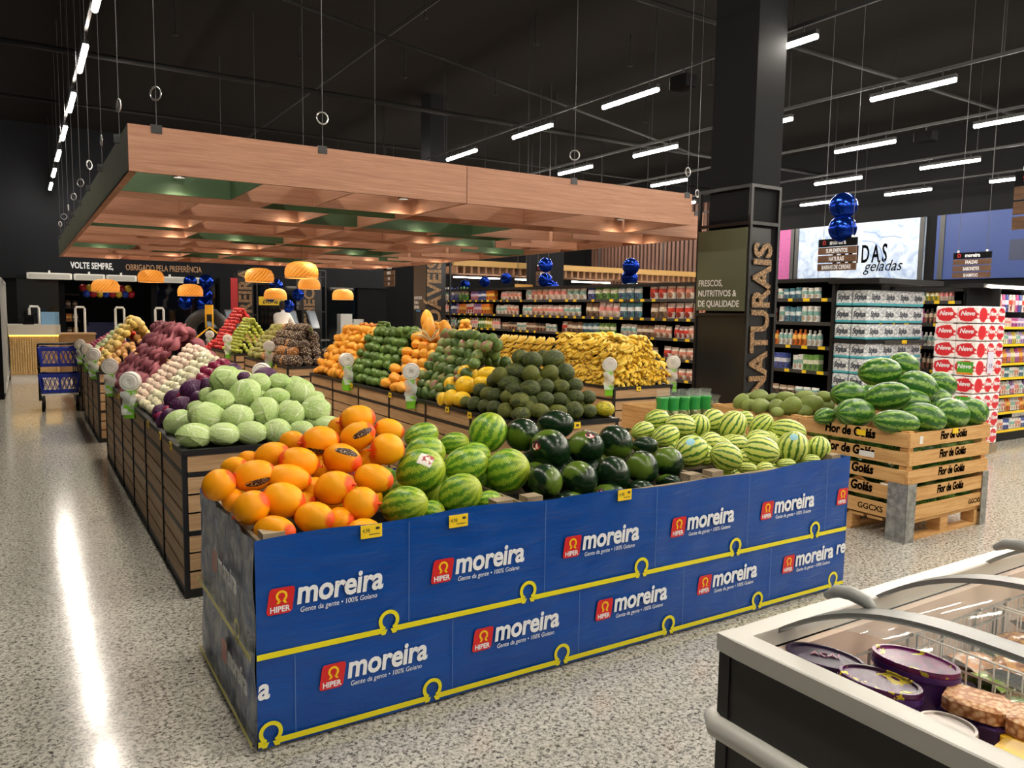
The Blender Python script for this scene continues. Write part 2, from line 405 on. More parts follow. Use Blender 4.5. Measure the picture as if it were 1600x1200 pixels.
# left side: dark cabinet wall beyond the aisle
struct(blk('wall_left', -1.2, -.75, -8, 34, 0, CEIL, m_wall))
m_soffit = M('grey_soffit', '#6c6d6c', .8)
struct(blk('trim_1', -.75, -.45, 8, 24, 3.3, 4.1, m_soffit))
# back wall: bulkhead over the shop front
WB = struct(blk('wall_back', -1.2, 10.2, 24, 24.4, 2.22, CEIL, m_wall))
struct(blk('trim_2', 4.9, 5.6, 23.8, 24.4, 0, 2.4, m_char))
for i, (x0, x1) in enumerate(((-.95, -.1), (.85, .98), (3.1, 3.25), (9.2, 10.2))):
    struct(blk('trim_%d' % (i+3), x0, x1, 24.05, 24.3, 0, 2.22, m_blackm))
m_glass_d = M('dark_glass', '#0b0d10', .06, spec=.6)
for i, (x0, x1) in enumerate(((-.1, .85), (3.25, 4.9), (5.6, 9.2))):
    w = struct(blk('window_%d' % (i+1), x0, x1, 24.15, 24.18, 0, 2.22, m_glass_d))
struct(blk('wall_street', -1.2, 10.2, 29, 29.2, 0, CEIL, m_blackm))
struct(blk('wall_far', 10.2, 30, 25, 25.3, 0, CEIL, m_blackm))
WR = struct(blk('wall_right', 19.2, 19.5, -8, 34, 0, CEIL, m_blackm))
struct(blk('wall_behind', -6, 30, -8, -7.8, 0, CEIL, M('pale_wall', '#8d8c88', .8)))
t = text('wall_lettering', 'VOLTE SEMPRE,', (1.14, 23.985, 2.53), FY, m_print_w, None, size=.235, bold=.006, align='LEFT', xs=.63)
tag(t, 'white slogan letters at the left on the dark bulkhead over the exit', 'sign')
t = text('wall_lettering', 'OBRIGADO PELA PREFERÊNCIA', (2.46, 23.985, 2.53), FY, M('letter_tan', '#b28a68', .6), None, size=.235, bold=.002, align='LEFT', xs=.6)
tag(t, 'tan slogan letters at the right on the dark bulkhead over the exit', 'sign')
for i, (x0, x1, w) in enumerate(((.13, 1.15, 'leftmost'), (1.19, 1.93, 'second from the left'), (1.96, 2.7, 'third from the left'), (2.74, 4.39, 'rightmost'))):
    r = empty('air_curtain', ((x0+x1)/2, 23.8, 2.2))
    put('casing', SOFT, m_white, r, (0, 0, .09), None, (x1-x0, .24, .17))
    blk('grille', -(x1-x0)/2+.05, (x1-x0)/2-.05, -.126, -.12, .035, .145, M('grille_grey', '#b9b7b0', .5), r)
    blk('bracket', -.02, .02, 0, .2, .17, .24, m_white, r)
    tag(r, 'white air curtain unit under the slogan, %s' % w, 'air curtain')
# ---- columns
def column(name, x0, x1, y0, y1, top=CEIL):
    return struct(blk(name, x0, x1, y0, y1, 0, top, m_char))
column('column_1', 6.56, 7.0, 5.72, 6.32)
column('column_2', 7.62, 8.0, 15.55, 16.02)
column('column_3', 10.42, 11.1, 15.35, 15.95, 3.2)
m_sign_green = M('sign_olive', '#5b604a', .6)
m_letter = M('letter_perforated', rough=.6, fn=lambda n: n.col(n.mix(n.m('GREATER_THAN', n.vor(n.pos(), 55), .42), '#b18c62', '#6f5538')))
def column_frame(x0, x1, y0, y1, z1, gz0, gz1, panel_mat, lines, word, wsize, wz, label, tsz, wx=.33):
    r = empty('column_sign_frame', (x0, y0, 0)); p = .035
    for (px_, py_) in ((0, 0), (x1-x0-p, 0), (0, y1-y0-p), (x1-x0-p, y1-y0-p)):
        blk('frame_post', px_, px_+p, py_, py_+p, 0, z1, m_black, r)
    for z in (z1-p, gz1+.03, gz0-.06, .1):
        blk('frame_rail', p, x1-x0-p, 0, p, z, z+p, m_black, r); blk('frame_rail', 0, p, p, y1-y0-p, z, z+p, m_black, r)
        blk('frame_rail', x1-x0-p, x1-x0, p, y1-y0-p, z, z+p, m_black, r)
    g = blk('sign_panel', -.012, .004, .03, y1-y0-.03, gz0, gz1, panel_mat, r)
    for k, s in enumerate(lines):
        text('sign_lettering', s, (-.0135, y1-y0-.06, gz0+tsz*1.15*(len(lines)-1-k)+tsz*.45), FX, m_print_w, r, size=tsz, bold=tsz*.012, align='LEFT', xs=.86)
    b = blk('front_panel', p, x1-x0-.13, .012, .02, .15, gz1, M('smoked_panel', '#1d1e20', .35), r)
    blk('side_panel', .015, .022, p, y1-y0-p, .15, gz0-.06, M('smoked_panel', '#1d1e20', .35), r)
    o = put('column_word', text_me(word, wsize, wsize*.03, 0, .006, 'LEFT', 1.0, .95), m_letter, r, (wx, -.006, wz), VY)
    return tag(r, label, 'sign frame')
column_frame(6.5, 6.97, 5.67, 6.43, 2.95, 1.62, 2.5, m_sign_green, ['FRESCOS,', 'NUTRITIVOS &', 'DE QUALIDADE'], 'NATURAIS', .375, .66, 'black metal frame round the near column with olive panel and tall tan letters', .098)
column_frame(7.5, 8.1, 15.45, 16.12, 2.72, 1.55, 2.6, M('sign_brown', '#54493c', .6), ['GOSTOSOS', 'E SAU-', 'DÁVEIS.'], 'SAUDÁVEIS', .46, .45, 'black metal frame round the far column beyond the mangoes, brown panel', .09)
column_frame(4.75, 5.25, 20.9, 21.4, 2.5, 1.4, 2.3, M('sign_red', '#8d2a2c', .6), [], 'MOREIRA', .46, .7, 'dark column frame with tall pale letters behind the red apples', .09)
column_frame(6.42, 7.1, 20.9, 21.4, 2.6, 1.5, 2.35, M('sign_grey', '#6c6763', .6), ['CHECK', 'OUT'], 'SELF-CHECKOUT', .4, .2, 'dark column frame with tall pale letters behind the pineapples', .09)
# ---- ceiling tubes on their tracks
m_tube = M('tube_white', '#fff6e8', .4, emit=TUBE_EMIT)
tube_h = MB().box(-.03, .03, -.57, .57, 0, .05).box(-.006, .006, -.4, -.39, .05, .12).box(-.006, .006, .39, .4, .05, .12).mesh('tube_housing')
tube_d = MB().lathe([(.001, -.565), (.03, -.56), (.03, .56), (.001, .565)], 8, Matrix.Rotation(pi/2, 4, 'X')).mesh('tube_diffuser', True, 40)
KL = 1.2      # tubes hang at 4.48 m, 2.4 m apart
LROWS = ((.6, -5, 21, 'over the left aisle'), (3.4, -5, 3.5, 'over the blue bin'), (5.93, -5, 18, 'right of the wooden canopy'), (8.15, -5, 19, 'over the near side of the long gondola'), (10.33, -5, 19, 'over the aisle behind the long gondola'), (12.56, -3, 19, 'next to last before the right wall'), (14.75, 1, 19, 'nearest the right wall'))
for x, ya, yb, lab in LROWS:
    x *= KL; ya *= KL; yb *= KL
    tr = blk('light_track', x-.018, x+.018, ya-1, yb+1, 4.62, 4.66, m_black)
    tag(tr, 'black ceiling track carrying tubes %s' % lab, 'light track')
    for k, y in enumerate(range(int(ya)+1, int(yb)+1, 3)):
        h = blk('hanger_rod', x-.006, x+.006, y+.9-.006, y+.9+.006, 4.66, CEIL, m_black); h.parent = tr
        h.matrix_parent_inverse = Matrix.LocRotScale(tr.location, None, tr.scale).inverted()
    y = ya
    while y < yb:
        if 13.5 < y < 17 and 10 < x < 11.6: y += 2*KL; continue
        r = empty('linear_light', (x, y, 4.48))
        put('housing', tube_h, m_black, r, (0, 0, .02)); put('diffuser', tube_d, m_tube, r, (0, 0, 0))
        tag(r, 'glowing white linear light in the row %s' % lab, 'ceiling light', 'linear lights %s' % lab)
        y += 2*KL
def pipe(name, a, b, r, lab, hang=()):
    o = put(name, MB().tube([a, b], r, 8).mesh(name, True), M('pipe_dark', '#1d1c1b', .8, spec=.15))
    return tag(o, lab, 'pipe')
pipe('ceiling_pipe', (-3, 7.2, 5.3), (19, 7.6, 5.3), .035, 'thick dark pipe under the ceiling ahead of the canopy')
pipe('ceiling_pipe', (-2, 13.2, 5.2), (19, 13.2, 5.2), .045, 'thick dark pipe under the ceiling above the canopy middle')
pipe('ceiling_pipe', (-2, 17.5, 5.4), (19, 17.5, 5.4), .03, 'thin dark pipe under the ceiling beyond the canopy')
pipe('ceiling_pipe', (4.6, 0, 5.5), (4.6, 21, 5.5), .03, 'thin dark pipe running lengthwise above the canopy')
pipe('ceiling_pipe', (2.6, 9.0, 5.0), (12.5, 12.5, 5.0), .022, 'slim dark conduit slanting under the ceiling')
for k in range(12):
    x = 1.2+k*.95; o = put('sprinkler_drop', MB().tube([(0, 0, -.5), (0, 0, 0)], .012, 6).lathe([(.01, -.52), (.05, -.5), (.01, -.48)], 8).mesh('sprinkler_drop'), M('pipe_dark'), None, (x, 13.2 if k % 2 else 10.4, CEIL))
    tag(o, 'thin sprinkler drop hanging from the dark ceiling', 'sprinkler', 'ceiling sprinklers')
def projector(x, y):
    r = empty('track_projector', (x*KL, y*KL, 4.46)); put('body', SOFT, m_blackm, r, (0, 0, 0), None, (.2, .3, .16)); blk('stem', -.01, .01, -.01, .01, .08, .18, m_black, r); return r
tag(projector(5.93, 6.15), 'black box lamp on the track right of the canopy top', 'projector')
tag(projector(10.33, 6.1), 'black box lamp on the track above the drinks wall', 'projector')
# ---- right wall panels
def wall_sign(y0, y1, col, lab, mat=None):
    r = empty('wall_panel', (19.2, KL*(y0+y1)/2, 2.488)); r.scale = (KL,)*3; h = (y1-y0)/2
    blk('board', -.06, 0, -h, h, 0, 1.3, mat or M('panel_'+lab[:6].replace(' ', ''), col, .6), r)
    return tag(r, lab, 'wall panel')
f_ice = lambda n: n.col(n.ramp(n.noise(n.pos(), 2.2, 6, .65, 1.2), [(.35, '#7488a8'), (.5, '#98a6ba'), (.65, '#aab4bf')]))
m_pk = M('print_black', '#08080a', .9, spec=0.0)
pk = wall_sign(12.62, 14.9, '#a3417f', 'magenta wall panel with dots left of the ice panel', M('panel_magenta', rough=.6, fn=lambda n: n.col(n.mix(n.m('LESS_THAN', n.vor(n.map(n.pos(), (1, 1, 1)), 9), .17), '#8a3a6e', '#6e2456'))))
wh = wall_sign(9.3, 12.5, '#e4e8ee', 'pale icy wall panel with black drink lettering', M('panel_ice', rough=.6, fn=f_ice))
bl = wall_sign(1.0, 9.05, '#123a86', 'deep blue wall panel with large white letters', M('panel_blue', '#04265e', .6))
for p, y in ((wh, 1.68), (wh, 1.55), (wh, -1.55), (bl, 3.9)):
    blk('panel_strip', -.075, -.06, y-.05, y+.05, 0, 1.3, m_black, p)
text('lettering', 'BEBIDAS', (-.066, -.12, .42), FX, m_pk, wh, size=.55, bold=.01, xs=.5, spacing=1.4)
text('lettering', 'geladas', (-.068, -.7, .22), FX, m_pk, wh, size=.34, shear=.35, xs=.9)
text('lettering', 'pão doce', (-.066, -.45, .62), FX, m_print_w, pk, size=.22, xs=.8)
blk('dark_plaque', -.07, -.06, -.75, .3, .1, .5, M('plaque', '#5d3a58', .5), pk)
text('lettering', 'BELEZA', (-.066, 1.75, .42), FX, m_print_w, bl, size=.72, bold=.02, xs=.75, align='LEFT', spacing=1.3)
blk('dark_band', -.063, -.06, -4, 2.6, .33, .72, M('navy_band', '#0f1a38', .6), bl)
bt = MB()
for k in range(10): bt.tube([(0, cos(k)*.3, .2+k*.09), (0, -.2-.03*k, .25+k*.09)], .006, 4)
put('bottle_sketch', MB().tube([(0, -.2, 1.1), (0, -.5, 1.05), (0, -.6, .95), (0, -.95, .95), (0, -1.1, .9)], .008, 5).tube([(0, -.2, .9), (0, -.45, .86), (0, -.62, .72), (0, -.8, .3), (0, -.9, .05)], .008, 5).tube([(0, .6, .0), (0, .62, .6), (0, .9, .62), (0, .92, 0)], .006, 5).mesh('bottle_sketch'), M('sketch_blue', '#5d76a8', .6), wh, (-.063, 0, 0))
# brown slats on the far part of the right wall, awning over the far counter
slat_me = MB().box(-.05, 0, -.05, .05, 0, 2.3).mesh('wall_slat')
m_bslat = M('brown_slat', '#54382c', .7)
for k in range(32):
    o = put('slat', slat_me, m_bslat, None, (19.2, 18.2+k*.205, 2.44), None, (1, KL, KL)); o.parent = WR; o.matrix_parent_inverse = Matrix.LocRotScale(WR.location, None, WR.scale).inverted()
aw = empty('slatted_awning', (8.7, 16.5, 2.45))
blk('fascia', 0, 10.3, -.05, .05, .17, .31, M('awning_wood', '#b08a4e', .6), aw)
blk('deck', 0, 10.3, .05, 1.2, .28, .31, M('awning_dark', '#3d2c1e', .7), aw)
for k in range(51): blk('awning_slat', .06+k*.2, .12+k*.2, -.02, 1.1, 0, .17, M('awning_slatmat', '#8d6444', .6), aw)
m_strip = M('strip_light', '#fff2dc', .4, emit=7)
for k in range(4): blk('light_strip', .3+k*1.8, 1.6+k*1.8, .5, .56, -.09, -.06, m_strip, aw)
for x in (.05, 2.4, 4.8, 7.15): blk('hanger', x, x+.03, .5, .53, .31, 3.75, m_black, aw)
tag(aw, 'wooden slatted awning over the far counter behind the long gondola', 'awning')
# ------------------------------------------------------------------ blue wrapped bins in front
X0, X1, YF, YB, HB = .655, 4.03, 2.71, 3.68, .78
bin_r = empty('wrapped_bin_row', (X0, YF, 0))
L = X1-X0; D = YB-YF
def film_front():
    mb = MB(); nx, nz = 120, 16
    vs = []
    for i in range(nx+1):
        for k in range(nz+1):
            x = L*i/nx; z = .012+(HB-.012+.012*sin(x*2.1)+.006*sin(x*9))*k/nz
            e = .0025*sin(x*7+z*9)+.002*sin(x*23-z*14)
            vs.append((x, e, z))
    fs = [(i*(nz+1)+k, (i+1)*(nz+1)+k, (i+1)*(nz+1)+k+1, i*(nz+1)+k+1) for i in range(nx) for k in range(nz)]
    return mb.add(vs, fs).mesh('front_film', True)
ff = put('front_film', film_front(), m_film, bin_r)
def film_side():
    vs = []; ny, nz = 40, 24
    for j in range(ny+1):
        for k in range(nz+1):
            y = D*j/ny; z = .012+(HB-.012+.01*sin(y*6))*k/nz
            vs.append((.008*sin(y*17+z*11)*sin(z*9)+.004*sin(y*41)-.006, y, z))
    fs = [(j*(nz+1)+k, j*(nz+1)+k+1, (j+1)*(nz+1)+k+1, (j+1)*(nz+1)+k) for j in range(ny) for k in range(nz)]
    return MB().add(vs, fs).mesh('side_film', True)
fs_ = put('side_film', film_side(), m_filmside, bin_r)
rs = put('far_side_film', MB().box(L-.004, L+.002, 0, D, .012, HB).mesh('far_side_film'), m_film, bin_r)
blk('back_film', 0, L, D, D+.006, .012, HB-.01, m_film, bin_r)
# wooden bins inside, three pallets
for k in range(3):
    a, b = L*k/3+.01, L*(k+1)/3-.01
    blk('bin_board', a, b, .018, .034, .1, HB-.015, m_greywood, bin_r); blk('bin_board', a, b, D-.04, D-.02, .1, HB-.015, m_greywood, bin_r)
    blk('bin_board', a+.012, a+.028, .034, D-.04, .1, HB-.015, m_greywood, bin_r); blk('bin_board', b-.022, b-.006, .034, D-.04, .1, HB-.015, m_greywood, bin_r)
    blk('bin_floor', a, b, .03, D-.03, .5, .56, m_blackm, bin_r)
    for (px_, py_) in ((a+.028, .034), (b-.108, .034)):
        blk('corner_block', px_, px_+.08, py_, py_+.07, .3, HB+.012, m_greywood, bin_r)
    blk('pallet_foot', a, b, .02, .1, 0, .09, m_greywood, bin_r)
tag(bin_r, 'long low bin row wrapped in blue printed film, filled with melons', 'produce bin')
# print on the film
def omega(r, w, name='omega', foot=1.0):
    """flat open ring with feet, in XZ plane facing -Y"""
    mb = MB(); n = 20; a0 = radians(-62); a1 = radians(242); vs = []
    for i in range(n+1):
        a = a0+(a1-a0)*i/n
        for q in (r-w, r): vs.append((q*cos(a), 0, q*sin(a)))
    mb.add(vs, [(2*i, 2*i+2, 2*i+3, 2*i+1) for i in range(n)])
    for s in (-1, 1):
        xa = s*r*cos(a0)*.75; zz = r*sin(a0)
        mb.add([(xa-w*.6, 0, zz+w*.3), (xa+w*.6, 0, zz+w*.3), (xa+w*.6+s*w*foot*.6, 0, zz-w), (xa-w*.6+s*w*foot*.6, 0, zz-w)], [(0, 1, 2, 3)])
    return mb.mesh(name)
def badge_me():
    # leaning rounded badge
    pts = []
    for (cx, cz, a) in ((.034, .034, 0), (-.034, .034, 90), (-.034, -.034, 180), (.034, -.034, 270)):
        for q in range(4):
            b = radians(a+q*30); pts.append((cx+.012*cos(b)+.15*(cz+.012*sin(b)), 0, cz+.014*sin(b)))
    return MB().add(pts, [tuple(range(len(pts)))[::-1]]).mesh('logo_badge')
BADGE = badge_me(); OM_S = omega(.021, .0085, 'badge_mark', 1.4); OM_L = omega(.043, .015, 'line_loop')
def logo(parent, x, z, yo, wm, ym, rm, full=True):
    put('logo_badge', BADGE, rm, parent, (x, yo, z))
    put('badge_mark', OM_S, ym, parent, (x+.003, yo-.0012, z+.017))
    text('badge_word', 'HIPER', (x-.004, yo-.001, z-.04), FY, wm, parent, size=.03, bold=.0008, ext=.0003, xs=.92)
    if full:
        text('brand_word', 'moreira', (x+.055, yo, z-.022), FY, wm, parent, size=.122, bold=.0034, ext=.0005, align='LEFT', shear=.12, xs=.86, spacing=.98)
        text('tagline', 'Gente da gente • 100% Goiano', (x+.068, yo, z-.056), FY, wm, parent, size=.0275, ext=.0003, align='LEFT', shear=.15, xs=.86)
YO = -.0062
for k in range(6): logo(ff, .742+.646*k-X0, .553, YO, m_print_w, m_omega, m_print_r, k < 5)
for k in range(5): logo(ff, .931+.648*k-X0, .226, YO, m_print_w, m_omega, m_print_r)
text('brand_word', 'a', (.0, YO, .226-.022), FY, m_print_w, ff, size=.112, bold=.0032, ext=.0005, align='LEFT', shear=.12, xs=.86)
text('brand_word', 're', (L-.09, YO, .226-.01), FY, m_print_w, ff, size=.112, bold=.0032, ext=.0005, align='LEFT', shear=.12, xs=.86)
def yline(z, first, n, name):
    xs = [first+.645*k-X0 for k in range(n)]; a = 0.0; mb = MB()
    for x in xs+[L+.02]:
        b = x-.026
        if b > a: mb.add([(a, 0, z-.011), (min(b, L), 0, z-.011), (min(b, L), 0, z+.011), (a, 0, z+.011)], [(0, 1, 2, 3)])
        a = x+.026
    put('yellow_line', mb.mesh('yellow_line'), m_print_y, ff, (0, YO, 0))
    for x in xs: put('line_loop', OM_L, m_print_y, ff, (x, YO-.0004, z+.036))
yline(.358, 1.157, 5, 'u'); yline(.035, .70, 6, 'l')
seam = MB().box(-.0012, .0012, -.0003, 0, 0, 1).mesh('film_seam')
m_seam = M('film_seam', '#5f7fb0', .3)
for k in range(5):
    put('film_seam', seam, m_seam, ff, (1.241+.646*k-X0, YO, .375), None, (1, 1, .4)); put('film_seam', seam, m_seam, ff, (.79+.646*k-X0, YO, .05), None, (1, 1, .29))
# faded print on the crumpled left side
sd = put('side_print', text_me('moreira', .112, .0032, .12, .0005, 'LEFT', .98, .86), m_print_wf, fs_, (-.024, .50, .53), FX)
put('side_print', text_me('moreira', .112, .0032, .12, .0005, 'LEFT', .98, .86), m_print_wf, fs_, (-.024, .36, .2), FX)
RZ = Quaternion((0, 0, 1), -pi/2)
put('logo_badge', BADGE, m_print_rf, fs_, (-.024, .57, .55), RZ); put('logo_badge', BADGE, m_print_rf, fs_, (-.024, .42, .226), RZ)
for z in (.358, .035): blk('yellow_line', -.022, -.021, 0, D, z-.01, z+.01, m_print_yf, fs_)
put('line_loop', OM_L, m_print_yf, fs_, (-.022, .2, .394), RZ)
# price cards on the top edge
def price_card(x, z, w, lab, parent=None):
    r = empty('price_card', (x, YF-.012, z))
    blk('card', -w/2, w/2, -.002, .002, 0, .05, m_tagy, r)
    text('price_digits', '4,98', (-w*.25, -.0026, .022), FY, m_ink, r, size=.022, ext=.0002, xs=.8)
    blk('print_line', -.01, w*.38, -.0027, -.0024, .012, .015, m_ink, r); blk('print_line', w*.2, w*.38, -.0027, -.0024, .03, .04, m_ink, r)
    return tag(r, lab, 'price tag')
price_card(1.083, .735, .085, 'yellow price card on the blue film below the orange melons')
price_card(1.455, .725, .085, 'yellow price card on the blue film below the netted watermelons')
price_card(2.325, .73, .08, 'yellow price card on the blue film below the dark watermelons')
